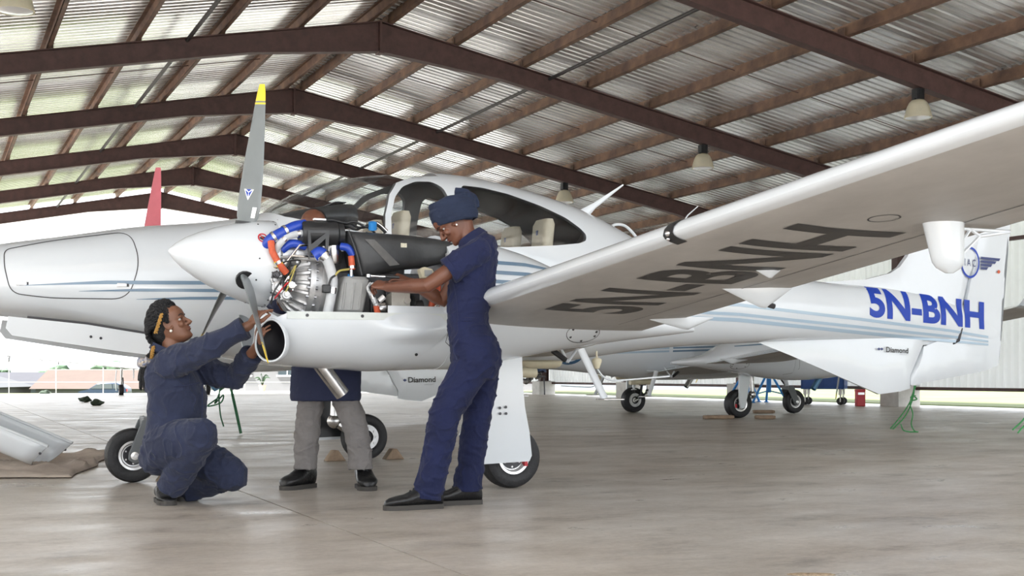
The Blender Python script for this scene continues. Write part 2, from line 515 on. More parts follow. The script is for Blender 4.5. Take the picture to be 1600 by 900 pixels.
AP = MB().box2((VR - 0.02, -0.1, RZ - 0.37), (VR + 0.02, 0.1, RZ + 0.2)).box2((VR - 0.045, -0.1, RZ - 0.39), (VR + 0.045, 0.1, RZ - 0.36)).mesh('apex_plate', 0)
AP.materials.append(M_steel)
cl = MB()
for side in (1, -1):
    for s in pur_s:
        v = VR + side * s
        cl.box((v - side * 0.03, 0, roofz(v) + 0.27), (0.012, 0.16, 0.14)); cl.tube([(v - side * 0.03, -0.03, roofz(v) + 0.3), (v - side * 0.05, -0.03, roofz(v) + 0.3)], 0.014, 6)
CLM = cl.mesh('purlin_cleats', 0); CLM.materials.append(M_purlin)
def pedestal(v):
    return MB().box2((v - 0.3, -0.3, 0), (v + 0.3, 0.3, 0.46)).mesh('pedestal', 0)
PDM = {s: pedestal(VR + s * HALF) for s in (1, -1)}
for m_ in PDM.values(): m_.materials.append(M_conblock)
ordn = ['first', 'second', 'third', 'fourth', 'fifth', 'sixth', 'seventh', 'eighth', 'ninth']
for i, w in enumerate(FRAMES):
    fr = empty('portal_frame', (0, 0, 0), HROT)
    fr.location = (-math.sin(HROT) * w, math.cos(HROT) * w, 0)
    lab = 'red-brown steel portal frame, %s counting back from the open far gable' % ordn[8 - i]
    tag(fr, lab, kind='structure')
    for side in (1, -1):
        for me, nm in ((RM[side], 'rafter'), (CM[side], 'column'), (PDM[side], 'pedestal')):
            o = bpy.data.objects.new(nm, me); COL.objects.link(o); o.parent = fr
    for me, nm in ((AP, 'apex_plate'), (CLM, 'purlin_cleats')):
        o = bpy.data.objects.new(nm, me); COL.objects.link(o); o.parent = fr
        if nm == 'purlin_cleats': o['kind'] = 'stuff'

# right wall: corrugated sheets hung on girts above an open strip
wall = empty('wall_right', (0, 0, 0), HROT)
tag(wall, 'pale corrugated metal side wall with brown rails', kind='structure')
vw = VR + HALF + 0.3
WS = MB(); prof = []
for i in range(5):
    x = i * 0.2; prof += [(x, 0), (x + 0.1, 0), (x + 0.125, 0.035), (x + 0.175, 0.035)]
prof.append((1.01, 0))
WS.add([(z, x, 0.40) for x, z in prof] + [(z, x, 4.75) for x, z in prof], [(i, i + 1, len(prof) + i + 1, len(prof) + i) for i in range(len(prof) - 1)])
WSM = WS.mesh('wall_sheet', 20, False); WSM.materials.append(M_wallsheet)
for k in range(49):
    o = bpy.data.objects.new('wall_sheet', WSM); COL.objects.link(o); o.parent = wall
    o.location = (vw, W0 - 0.5 + k, 0)
for z in (0.36, 1.93, 3.4):
    MB().box2((vw - 0.13, W0 - 0.4, z), (vw - 0.01, W1 + 0.4, z + 0.07)).build('girt', M_steel, wall, smooth=0)

# added left wall out of view, shading the near bays; far bays stay open
shade_wall = empty('shade_wall_left', (0, 0, 0), HROT)
tag(shade_wall, 'unseen corrugated wall added on the left to shade the near bays', kind='structure')
for k in range(22):
    o = bpy.data.objects.new('wall_sheet', WSM); COL.objects.link(o); o.parent = shade_wall
    o.location = (VR - HALF - 0.3, 5.0 + k, 0); o.rotation_euler = (0, 0, PI)
for z in (0.36, 1.93, 3.4):
    MB().box2((VR - HALF - 0.29, 4.1, z), (VR - HALF - 0.17, 26.0, z + 0.07)).build('girt', M_steel, shade_wall, smooth=0)

# hanging high-bay lamps
def highbay(name, v, w, label):
    r = empty(name, (math.cos(HROT) * v - math.sin(HROT) * w, math.sin(HROT) * v + math.cos(HROT) * w, roofz(v) + 0.2 - 0.36), HROT)
    tag(r, label, 'lamp', 'bell-shaped high-bay lamps under the rafters')
    b = MB().box((0, 0, -0.10), (0.15, 0.13, 0.17)); b.tube([(0, 0, 0.0), (0, 0, -0.05)], 0.03, 8); b.box((0, 0, -0.19), (0.2, 0.06, 0.03))
    for k in range(5): b.box((-0.06 + 0.03 * k, 0, -0.10), (0.008, 0.15, 0.15))
    b.build('ballast_box', M_blk, r, smooth=0)
    prof = [(0.06, -0.19), (0.10, -0.20), (0.14, -0.24), (0.175, -0.31), (0.20, -0.39), (0.215, -0.46), (0.225, -0.49)]
    sh = MB()
    n = 36
    rings = [[V3((math.cos(2 * PI * k / n) * (rr + (0.004 if k % 2 else -0.002)), math.sin(2 * PI * k / n) * (rr + (0.004 if k % 2 else -0.002)), hh)) for k in range(n)] for rr, hh in prof]
    inner = [[V3((p.x * 0.95, p.y * 0.95, p.z)) for p in ring] for ring in reversed(rings)]
    sh.loft(rings + inner, False, False)
    sh.build('bell_shade', M_lampglass, r, smooth=50)
    lens = MB().lathe([(0.0, -0.515), (0.12, -0.505), (0.205, -0.485), (0.205, -0.475), (0.0, -0.475)], n=24)
    lens.build('lens', M_lampin, r)
    MB().ball((0, 0, -0.36), (0.05, 0.05, 0.09)).build('bulb', M_lampin, r)
    return r
highbay('high_bay_lamp', VR + 7.18, 16.2, 'pale bell-shaped hangar lamp, largest, hanging nearest above the wing tip')
highbay('high_bay_lamp', VR + 6.95, 22.2, 'pale bell-shaped hangar lamp hanging above the middle of the wing')
highbay('high_bay_lamp', VR + 6.82, 28.2, 'small bell-shaped hangar lamp just above the cockpit rear window')
highbay('high_bay_lamp', VR - 6.55, 16.2, 'bell-shaped hangar lamp cut off at the top left corner')

# ------------------------------------------------------------------ ground outside, houses, trees
def hw(v, w, z=0): return V3((math.cos(HROT) * v - math.sin(HROT) * w, math.sin(HROT) * v + math.cos(HROT) * w, z))
apron = MB().box2((-70, -45, -0.3), (45, 51, -0.03)).build('apron', M_apron, None, smooth=0); apron.rotation_euler = (0, 0, HROT)
tag(apron, 'sunlit pale concrete apron around the hangar', kind='structure')
lw = MB().box2((21.6, -45, -0.2), (60, 51, -0.005)).build('lawn', M_grass, None, smooth=0); lw.rotation_euler = (0, 0, HROT)
tag(lw, 'bright grass strip outside the corrugated side wall', kind='structure')
g = MB(); NX, NY = 14, 40
vs = []
for j in range(NY + 1):
    y = 45 + (j / NY) ** 2.2 * 900
    for i in range(NX + 1):
        x = (-0.75 + 1.5 * i / NX) * (y + 40)
        z = -0.36 - 1.2 * max(0, min(1, (y - 75) / 30)) - 1.8 * max(0, min(1, (y - 116) / 25)) - max(0, y - 160) * 0.01
        vs.append((x, y, z))
g.add(vs, [(j * (NX + 1) + i, j * (NX + 1) + i + 1, (j + 1) * (NX + 1) + i + 1, (j + 1) * (NX + 1) + i) for j in range(NY) for i in range(NX)])
tag(g.build('field', M_grass, None), 'grassy ground falling away beyond the apron', kind='structure')
hl = MB(); vs = []; random.seed(5)
for i in range(41):
    x = -700 + 35 * i; hgt = 6 + 9 * abs(math.sin(i * 0.31 + 1)) + 4 * math.sin(i * 0.9)
    vs += [(x, 900, -20), (x, 940, hgt * 0.6), (x, 1000, hgt), (x, 1100, -20)]
hl.add(vs, [(i * 4 + k, (i + 1) * 4 + k, (i + 1) * 4 + k + 1, i * 4 + k + 1) for i in range(40) for k in range(3)])
tag(hl.build('hills', mat('hazy_hill', (0.085, 0.10, 0.11), 0.9, var=0.08, vscale=0.02), None), 'low pale hills on the horizon', kind='structure')

def house(x, y, z, w, d, h, rh, rmat, label, ridge='x', nwin=3):
    r = empty('house', (x, y, z))
    tag(r, label, 'house', 'pale houses beyond the apron')
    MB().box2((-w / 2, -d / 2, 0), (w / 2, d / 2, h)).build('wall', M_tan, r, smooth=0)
    o = 0.5
    if ridge == 'x':
        poly = [(-w / 2 - o, -d / 2 - o, h - 0.1), (-w / 2 - o, d / 2 + o, h - 0.1), (-w / 2 - o, 0, h + rh)]
        MB().prism(poly, (0, 0, 0), (w + 2 * o, 0, 0)).build('roof', rmat, r, smooth=0)
    else:
        poly = [(-w / 2 - o, -d / 2 - o, h - 0.1), (w / 2 + o, -d / 2 - o, h - 0.1), (0, -d / 2 - o, h + rh)]
        MB().prism(poly, (0, 0, 0), (0, d + 2 * o, 0)).build('roof', rmat, r, smooth=0)
    for k in range(nwin):
        xx = -w / 2 + w * (k + 0.7) / (nwin + 0.4)
        wn = MB().box((xx, -d / 2 - 0.02, h * 0.55), (min(1.6, w / nwin * 0.6), 0.08, h * 0.4)).build('window', M_winglass, r, smooth=0)
    return r
house(-62.0, 160, -3.2, 14, 9, 2.6, 1.5, M_roofgrey, 'pale house with a dull purple-grey roof at the far left edge', 'x')
house(-55.5, 128, -3.0, 11, 10, 2.5, 1.5, mat('pale_grey_roof', (0.055, 0.057, 0.06), 0.7), 'white house with a light grey roof above parked vehicles', 'y', 4)
house(-60.0, 172, -3.4, 13, 9, 2.7, 1.6, mat('white_roof', (0.085, 0.085, 0.085), 0.7), 'white gabled house left of the blue car', 'y', 3)
house(-40.5, 134, -3.0, 15, 10, 2.3, 1.9, M_roofbrown, 'long house with a clay brown roof behind the blue car', 'x', 5)
def tree(x, y, z, hgt, rad, label, seed):
    random.seed(seed)
    r = empty('tree', (x, y, z)); tag(r, label, 'tree', 'small trees beyond the apron')
    MB().tube([(0, 0, 0), (0.1, 0, hgt * 0.5), (0, 0, hgt * 0.8)], [0.18, 0.13, 0.06], 7).build('trunk', M_wood, r)
    mb = MB()
    for k in range(26):
        a = random.uniform(0, 2 * PI); q = rad * random.uniform(0.1, 0.85)
        c = (math.cos(a) * q, math.sin(a) * q, hgt * random.uniform(0.5, 0.95)); s_ = rad * random.uniform(0.25, 0.45)
        mb.ball(c, (s_, s_, s_ * 0.7), 7, 5)
    for v in mb.v:
        v += V3(noise.noise_vector(v * 2.2)) * 0.28
    o = mb.build('crown', M_leaf, r)
    return r
tree(-71.5, 178, -3.2, 4.4, 1.7, 'dark green tree behind the far left house', 1)
tree(-66.0, 186, -3.4, 5.0, 2.6, 'green tree behind the white gabled house', 2)
tree(-58.0, 190, -3.4, 4.6, 2.2, 'green tree right of the white gabled house', 3)
tree(-16.2, 58, -0.6, 1.7, 0.55, 'bright green bush behind the kneeling mechanic', 4)
tree(-47.0, 150, -3.0, 4.8, 2.4, 'green tree behind the clay roofed house', 6)
# ------------------------------------------------------------------ aircraft geometry: t = aft of main wheels, s = towards the aircraft's left, z up
def A(t, s, z): return V3((t, -s, z))

# t, z bottom, z top, half width, z of widest point, exponent
FUS = [(-3.62, 1.23, 1.25, 0.01, 1.24, 2.0), (-3.56, 1.175, 1.31, 0.085, 1.243, 2.0), (-3.4, 1.135, 1.405, 0.175, 1.25, 2.05), (-3.15, 1.11, 1.48, 0.26, 1.27, 2.1), (-2.9, 1.088, 1.542, 0.335, 1.285, 2.2),
       (-2.5, 1.035, 1.612, 0.425, 1.29, 2.3), (-2.06, 0.935, 1.69, 0.495, 1.29, 2.35), (-1.6, 0.85, 1.745, 0.55, 1.29, 2.4), (-1.25, 0.79, 1.815, 0.585, 1.30, 2.4),
       (-1.1, 0.775, 1.925, 0.597, 1.31, 2.35), (-0.93, 0.765, 2.018, 0.607, 1.32, 2.3), (-0.65, 0.755, 2.108, 0.617, 1.33, 2.3), (-0.31, 0.75, 2.162, 0.622, 1.34, 2.3), (0.09, 0.75, 2.184, 0.622, 1.34, 2.3),
       (0.4, 0.755, 2.162, 0.612, 1.35, 2.3), (0.71, 0.77, 2.112, 0.59, 1.35, 2.3), (1.04, 0.80, 2.04, 0.545, 1.34, 2.3), (1.32, 0.84, 1.955, 0.49, 1.33, 2.25), (1.54, 0.87, 1.868, 0.44, 1.31, 2.2), (1.78, 0.90, 1.765, 0.39, 1.29, 2.15),
       (2.2, 0.94, 1.66, 0.32, 1.28, 2.1), (2.94, 0.98, 1.575, 0.24, 1.27, 2.1), (3.65, 1.01, 1.50, 0.18, 1.25, 2.1), (4.4, 1.02, 1.47, 0.125, 1.24, 2.1), (5.0, 1.0, 1.40, 0.08, 1.2, 2.1), (5.35, 0.98, 1.32, 0.05, 1.15, 2.1), (5.62, 0.97, 1.2, 0.02, 1.08, 2.0)]
NAC = [(-0.60, 0.742, 1.54, 0.365, 1.10, 2.5), (-0.3, 0.775, 1.51, 0.36, 1.10, 2.4), (-0.05, 0.815, 1.455, 0.345, 1.10, 2.3), (0.2, 0.86, 1.365, 0.31, 1.09, 2.2), (0.45, 0.895, 1.25, 0.25, 1.07, 2.1), (0.75, 0.935, 1.12, 0.17, 1.04, 2.0), (1.1, 0.975, 1.06, 0.08, 1.02, 2.0), (1.25, 0.995, 1.03, 0.02, 1.01, 2.0)]
COWL = [(-1.70, 0.83, 1.55, 0.20, 1.10, 2.3), (-1.64, 0.795, 1.57, 0.275, 1.10, 2.4), (-1.54, 0.772, 1.575, 0.325, 1.10, 2.5), (-1.4, 0.757, 1.58, 0.352, 1.10, 2.5), (-1.2, 0.745, 1.58, 0.368, 1.10, 2.5), (-0.9, 0.733, 1.57, 0.374, 1.10, 2.5), (-0.6, 0.742, 1.54, 0.37, 1.10, 2.5), (-0.5, 0.755, 1.53, 0.365, 1.1, 2.5)]
SN = 1.65      # nacelle centre line

def sec_pt(row, ph, inset=0.0):
    zb, zt, w, zm, e = row
    c, s = math.cos(ph), math.sin(ph)
    y = (w - inset) * math.copysign(abs(c) ** (2 / e), c)
    hh = (zt - zm - inset) if s > 0 else (zm - zb - inset)
    return y, zm + hh * math.copysign(abs(s) ** (2 / e), s)
def sec_w(tab, t, z):
    zb, zt, w, zm, e = table(tab, t)
    hh = (zt - zm) if z > zm else (zm - zb)
    u = min(1, abs(z - zm) / max(hh, 1e-6))
    return w * max(0.0, 1 - u ** e) ** (1 / e)
def loft_body(tab, ts, n=56, s0=0.0, inset=0.0, ph0=0.0, ph1=2 * PI, closed=True, caps=True):
    mb = MB(); rings = []
    for t in ts:
        row = table(tab, t)
        m = n if closed else n + 1
        rings.append([A(t, s0 + sec_pt(row, ph0 + (ph1 - ph0) * k / n, inset)[0], sec_pt(row, ph0 + (ph1 - ph0) * k / n, inset)[1]) for k in range(m)])
    mb.loft(rings, caps, caps, closed)
    return mb
def rng(a, b, n): return [a + (b - a) * i / n for i in range(n + 1)]

# wing: s, t of leading edge, chord, z of leading edge
WING = [(0.40, -0.74, 1.64, 0.925), (1.2, -0.70, 1.53, 1.0), (2.2, -0.66, 1.40, 1.095), (2.6, -0.645, 1.35, 1.13), (4.6, -0.57, 1.17, 1.33), (6.3, -0.49, 0.97, 1.50), (6.7, -0.43, 0.86, 1.545), (6.85, -0.33, 0.70, 1.575)]
def naca(x): return 10 * (0.2969 * math.sqrt(max(x, 0)) - 0.126 * x - 0.3516 * x * x + 0.2843 * x**3 - 0.1036 * x**4)
def wing_row(s):
    return table(WING, s)
def wing_z(s, t, low=True):
    tl, c, zl = wing_row(abs(s)); x = min(1, max(0, (t - tl) / c))
    zc = zl - 0.058 * x * c / 1.3
    return zc - 0.040 * c * naca(x) if low else zc + 0.085 * c * naca(x)

def fin_half(t, z):
    """half thickness of the vertical tail"""
    le = 4.2 if z > 1.3 else 3.0
    return 0.052 if 4.55 < t < 5.3 else max(0.006, 0.052 * min(1, max(0.1, (t - 3.2) / 1.3)) if t <= 4.55 else 0.052 * max(0.12, (5.80 - t) / 0.5))
def side_s(t, z):
    return max(sec_w(FUS, t, z), fin_half(t, z) if t > 3.3 else 0)

def text_mesh(name, s, offset=0.0, sub=0.06, spacing=1.0, shear=0.0):
    cu = bpy.data.curves.new(name, 'FONT'); cu.body = s; cu.size = 1.0; cu.offset = offset; cu.resolution_u = 6; cu.space_character = spacing; cu.shear = shear
    o = bpy.data.objects.new('tmp_text', cu); COL.objects.link(o)
    bpy.context.view_layer.update()
    me = evaluated(o, name); kill(o)
    bm = bmesh.new(); bm.from_mesh(me)
    bmesh.ops.remove_doubles(bm, verts=bm.verts, dist=1e-5)
    bmesh.ops.triangulate(bm, faces=bm.faces)
    for _ in range(4):
        es = [e for e in bm.edges if e.calc_length() > sub * 2.0]
        if not es: break
        bmesh.ops.subdivide_edges(bm, edges=es, cuts=1, use_grid_fill=False)
        bmesh.ops.triangulate(bm, faces=bm.faces)
    x0 = min(v.co.x for v in bm.verts); x1 = max(v.co.x for v in bm.verts)
    y0 = min(v.co.y for v in bm.verts); y1 = max(v.co.y for v in bm.verts)
    for v in bm.verts:
        v.co.x = (v.co.x - x0) / (x1 - x0); v.co.y = (v.co.y - y0) / (y1 - y0)
    bm.to_mesh(me); bm.free()
    return me
def map_mesh(me, fn):
    for v in me.vertices: v.co = fn(v.co.x, v.co.y)
    me.update(); return me
def thicken(o, th):
    m = o.modifiers.new('thick', 'SOLIDIFY'); m.thickness = th; m.offset = 0
    return o

def ribbon(path, surf, off=0.003, nacross=3):
    """path [(t, z, halfheight)] -> strip on a surface s = surf(t, z)"""
    mb = MB(); n = len(path); vs = []
    for t, z, hh in path:
        for k in range(nacross + 1):
            zz = z - hh + 2 * hh * k / nacross
            vs.append((t, surf(t, zz) + off, zz))
    fs = [(i * (nacross + 1) + k, (i + 1) * (nacross + 1) + k, (i + 1) * (nacross + 1) + k + 1, i * (nacross + 1) + k + 1) for i in range(n - 1) for k in range(nacross)]
    return vs, fs
def side_obj(name, vs, fs, m, parent, side):
    mb = MB(); mb.add([A(t, s * side, z) for t, s, z in vs], fs)
    return mb.build(name, m, parent, smooth=60, fix=False)
def dens(pts, step=0.06):
    out = []
    for a, b in zip(pts[:-1], pts[1:]):
        n = max(1, int(abs(b[0] - a[0]) / step))
        for i in range(n): out.append(tuple(lerp(x, y, i / n) for x, y in zip(a, b)))
    out.append(pts[-1]); return out

def wheel(parent, c, r, w, side, hub_mat=None, name='tire', flip=1):
    """tire and rim on an axle along s; returns tire"""
    c = V3(c); ax = V3((0, -1, 0)) * flip
    h = w / 2
    tb = MB().lathe([(r * 0.50, -h * 0.72), (r * 0.62, -h * 0.93), (r * 0.80, -h), (r * 0.93, -h * 0.86), (r * 0.985, -h * 0.55), (r * 0.985, -h * 0.5), (r * 0.97, -h * 0.47), (r * 0.985, -h * 0.44), (r, -h * 0.2), (r * 0.985, -h * 0.02), (r * 0.97, 0), (r * 0.985, h * 0.02), (r, h * 0.2), (r * 0.985, h * 0.44), (r * 0.97, h * 0.47), (r * 0.985, h * 0.5), (r * 0.985, h * 0.55), (r * 0.93, h * 0.86), (r * 0.80, h), (r * 0.62, h * 0.93), (r * 0.50, h * 0.72)], c, ax, 40, False)
    tire = tb.build(name, M_black, parent, smooth=40)
    rm = MB().lathe([(r * 0.54, -h * 0.75), (r * 0.54, -h * 0.85), (r * 0.46, -h * 0.8), (r * 0.40, -h * 0.45), (r * 0.2, -h * 0.4), (r * 0.2, h * 0.4), (r * 0.40, h * 0.45), (r * 0.46, h * 0.8), (r * 0.54, h * 0.85), (r * 0.54, h * 0.75)], c, ax, 32, False)
    a, b = frame_from(ax)
    for k in range(6):
        d = a * math.cos(k * PI / 3) + b * math.sin(k * PI / 3)
        p = c + d * r * 0.30
        rm.tube([p + ax * h * 0.40, p + ax * h * 0.52], r * 0.035, 6)
    rim = rm.build('rim', hub_mat or M_lampin, tire)
    for q_ in (1, -1): MB().lathe([(r * 0.16, h * 0.47), (r * 0.37, h * 0.50), (r * 0.37, h * 0.44), (r * 0.16, h * 0.42)], c, ax * q_, 28, False).build('hub_plate', M_bolt, tire)
    MB().lathe([(r * 0.0, h * 0.95), (r * 0.12, h * 0.95), (r * 0.17, h * 0.8), (r * 0.17, -h * 0.6), (0, -h * 0.6)], c, ax, 16).build('axle_cap', M_steelpipe, tire)
    return tire

# ---- shared meshes that are expensive (fuselage with cut-outs)
def prism_ts(poly, s0, s1):
    mb = MB(); mb.prism([A(t, 0, z) for t, z in poly], (0, -s0, 0), (0, -s1, 0))
    return mb.mesh('cut', 0)
WIN_FRONT = [(-1.30, 1.86), (-1.15, 1.765), (-0.85, 1.69), (-0.51, 1.655), (-0.49, 1.80), (-0.43, 1.95), (-0.345, 2.05), (-0.2, 2.11), (0.0, 2.135), (0.04, 2.4), (-1.30, 2.4)]
WIN_SIDE = [(-0.465, 1.65), (-0.45, 1.80), (-0.395, 1.935), (-0.315, 2.02), (-0.2, 2.07), (-0.08, 2.075), (-0.015, 2.03), (0.01, 1.90), (0.015, 1.67), (-0.05, 1.635), (-0.4, 1.635)]
WIN_REAR = [(0.12, 2.03), (0.15, 2.06), (0.3, 2.055), (0.5, 2.02), (0.75, 1.945), (0.95, 1.865), (1.06, 1.79), (1.10, 1.745), (1.09, 1.70), (1.03, 1.675), (0.81, 1.645), (0.4, 1.61), (0.2, 1.61), (0.14, 1.65)]
def round_poly(p, n=3, rad=0.03):
    P = [V3((a, b, 0)) for a, b in p]; out = []
    for i in range(len(P)):
        a, b, c = P[i - 1], P[i], P[(i + 1) % len(P)]
        da = (a - b); dc = (c - b); r = min(rad, da.length * 0.4, dc.length * 0.4)
        p0 = b + da.normalized() * r; p1 = b + dc.normalized() * r
        for k in range(n + 1):
            t = k / n; q = p0 * (1 - t)**2 + b * 2 * t * (1 - t) + p1 * t * t
            out.append((q.x, q.y))
    return out
def build_fuselage_mesh():
    ts = sorted(set([round(x, 4) for x in rng(-3.62, -3.3, 8) + rng(-3.3, -1.3, 24) + rng(-1.3, 1.9, 56) + rng(1.9, 5.62, 34)]))
    outer = loft_body(FUS, ts, 64).mesh('fuselage', 0)
    cav = loft_body(FUS, rng(-1.22, 1.42, 40), 48, 0.0, 0.035).mesh('cut', 0)
    cuts = [cav, prism_ts(WIN_FRONT, -2, 2)]
    for sd in (1, -1):
        cuts.append(prism_ts(round_poly(WIN_SIDE), sd * 0.2, sd * 1.2)); cuts.append(prism_ts(round_poly(WIN_REAR), sd * 0.2, sd * 1.2))
    me = boolean(outer, cuts)
    me.materials.clear(); me.materials.append(M_white); me.materials.append(M_trimgrey)
    for p in me.polygons:
        t, y, z = p.center
        zb, zt, w, zm, e = table(FUS, t)
        hh = (zt - zm) if z > zm else (zm - zb)
        q = (abs(y) / w) ** e + (abs(z - zm) / hh) ** e
        p.material_index = 1 if (q < 0.955 and -1.3 < t < 1.5) else 0
    smooth_mesh(me, 32)
    return me
FUS_ME = build_fuselage_mesh()

def canopy_meshes():
    """acrylic panes just inside the shell: windshield, left/right side, left/right rear"""
    out = {}
    def patch(name, ts, zlo, keep, n=44):
        mb = MB(); rings = []
        for t in ts:
            row = table(FUS, t); ring = []
            for k in range(n + 1):
                ph = PI * (0.02 + 0.96 * k / n)
                y, z = sec_pt(row, ph, 0.014); ring.append(A(t, y, z))
            rings.append(ring)
        mb.loft(rings, False, False, False)
        me = mb.mesh(name, 60)
        bm = bmesh.new(); bm.from_mesh(me)
        def cut(co, no):
            bmesh.ops.bisect_plane(bm, geom=bm.verts[:] + bm.edges[:] + bm.faces[:], plane_co=co, plane_no=no, clear_outer=True)
        cut((0, 0, zlo), (0, 0, -1))
        for co, no in keep: cut(co, no)
        bm.to_mesh(me); bm.free(); me.materials.append(M_glass)
        return me
    post = ((-0.475, 0, 1.66), (0.93, 0, -0.32))
    out['windshield'] = patch('windshield', rng(-1.28, 0.05, 30), 1.63, [post])
    for sd, nm in ((1, 'left'), (-1, 'right')):
        half = ((0, -sd * 0.2, 0), (0, sd, 0))
        out['side_' + nm] = patch('side_window', rng(-0.6, 0.06, 14), 1.6, [(post[0], tuple(-x for x in post[1])), half])
        out['rear_' + nm] = patch('rear_window', rng(0.08, 1.2, 22), 1.58, [half])
    return out
CAN = canopy_meshes()

MESH = {}
def cached(key, fn):
    if key not in MESH: MESH[key] = fn()
    return MESH[key]
def part(name, me, parent, m=None):
    o = bpy.data.objects.new(name, me); COL.objects.link(o); o.parent = parent
    if m is not None and not me.materials: me.materials.append(m)
    return o

def wing_mesh(side, low):
    mb = MB(); rings = []
    xs = [0.5 * (1 - math.cos(PI * k / 22)) for k in range(23)]
    ss = rng(0.40, 6.3, 40) + [6.45, 6.6, 6.7, 6.78, 6.85]
    for s in ss:
        tl, c, zl = wing_row(s)
        up = [A(tl + c * x, s * side, wing_z(s, tl + c * x, False)) for x in xs]
        lo = [A(tl + c * x, s * side, wing_z(s, tl + c * x, True)) for x in reversed(xs[1:-1])]
        rings.append(up + lo)
    mb.loft(rings)
    # upturned winglet
    rings = []
    for u in rng(0, 1, 8):
        s = 6.80 + 0.20 * math.sin(u * PI / 2); z0 = 1.565 + 0.42 * (u ** 1.4); c = 0.74 - 0.42 * u; t0 = -0.36 + 0.42 * u
        a_ = u * 1.35
        ring = []
        for k in range(20):
            ph = 2 * PI * k / 20; x = 0.5 - 0.5 * math.cos(ph); th = 0.045 * c * naca(x) * (1 if ph < PI else -1)
            ring.append(A(t0 + c * x, (s - th * math.sin(a_)) * side, z0 - 0.03 * x + th * math.cos(a_)))
        rings.append(ring)
    mb.loft(rings)
    me = mb.mesh('wing', 40)
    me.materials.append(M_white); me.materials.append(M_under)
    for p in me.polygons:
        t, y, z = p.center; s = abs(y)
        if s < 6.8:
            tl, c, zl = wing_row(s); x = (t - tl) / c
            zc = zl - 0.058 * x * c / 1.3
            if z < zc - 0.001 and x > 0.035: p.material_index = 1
    return me

def surf_poly(tab, poly, s0, side, off, name, m, parent):
    pass

def outline_strip(pts, surf, width, off, side, name, m, parent, closed=False):
    """thin line following (t,z) points on a surface"""
    P = [V3((a, b, 0)) for a, b in pts]
    if closed: P.append(P[0])
    D = [P[0]]
    for a, b in zip(P[:-1], P[1:]):
        n = max(1, int((b - a).length / 0.04))
        for i in range(1, n + 1): D.append(a + (b - a) * i / n)
    vs = []
    for i, p in enumerate(D):
        d = (D[min(i + 1, len(D) - 1)] - D[max(i - 1, 0)]).normalized(); nrm = V3((-d.y, d.x, 0)) * width / 2
        for q in (p - nrm, p + nrm): vs.append((q.x, surf(q.x, q.y) + off, q.y))
    fs = [(2 * i, 2 * i + 2, 2 * i + 3, 2 * i + 1) for i in range(len(D) - 1)]
    return side_obj(name, vs, fs, m, parent, side)

fus_surf = lambda t, z: sec_w(FUS, t, z)
cowl_surf = lambda t, z: SN + sec_w(COWL, t, z)
nac_surf = lambda t, z: SN + sec_w(NAC, t, z)

def disc(mb, c, n, r, th=0.002, k=14):
    c = V3(c); n = V3(n).normalized()
    mb.lathe([(0, 0), (r, 0), (r, th), (0, th)], c, n, k)

def blade_mesh(cover=False):
    """blade along +z from hub centre; chord along x (feathered), thickness along y"""
    rows = [(0.10, 0.08, 0.060, 46), (0.18, 0.085, 0.055, 46), (0.24, 0.140, 0.036, 43), (0.32, 0.158, 0.026, 40), (0.5, 0.150, 0.020, 36), (0.7, 0.122, 0.015, 32), (0.85, 0.092, 0.012, 30), (0.95, 0.068, 0.010, 29), (0.993, 0.054, 0.009, 29), (1.0, 0.042, 0.007, 29)]
    return rows
def blade_section(row, R, n=14, k=1.0):
    rr, ch, th, tw = row
    a = -math.radians(90 - tw)
    ring = []
    for i in range(n):
        ph = 2 * PI * i / n
        x = ch * k * (0.5 * math.cos(ph) + 0.08); y = th * k * 0.5 * math.sin(ph) * (1.0 if math.cos(ph) < 0.3 else 0.8)
        ring.append(V3((x * math.cos(a) - y * math.sin(a), x * math.sin(a) + y * math.cos(a), rr * R)))
    return ring
PROP_R = 0.985
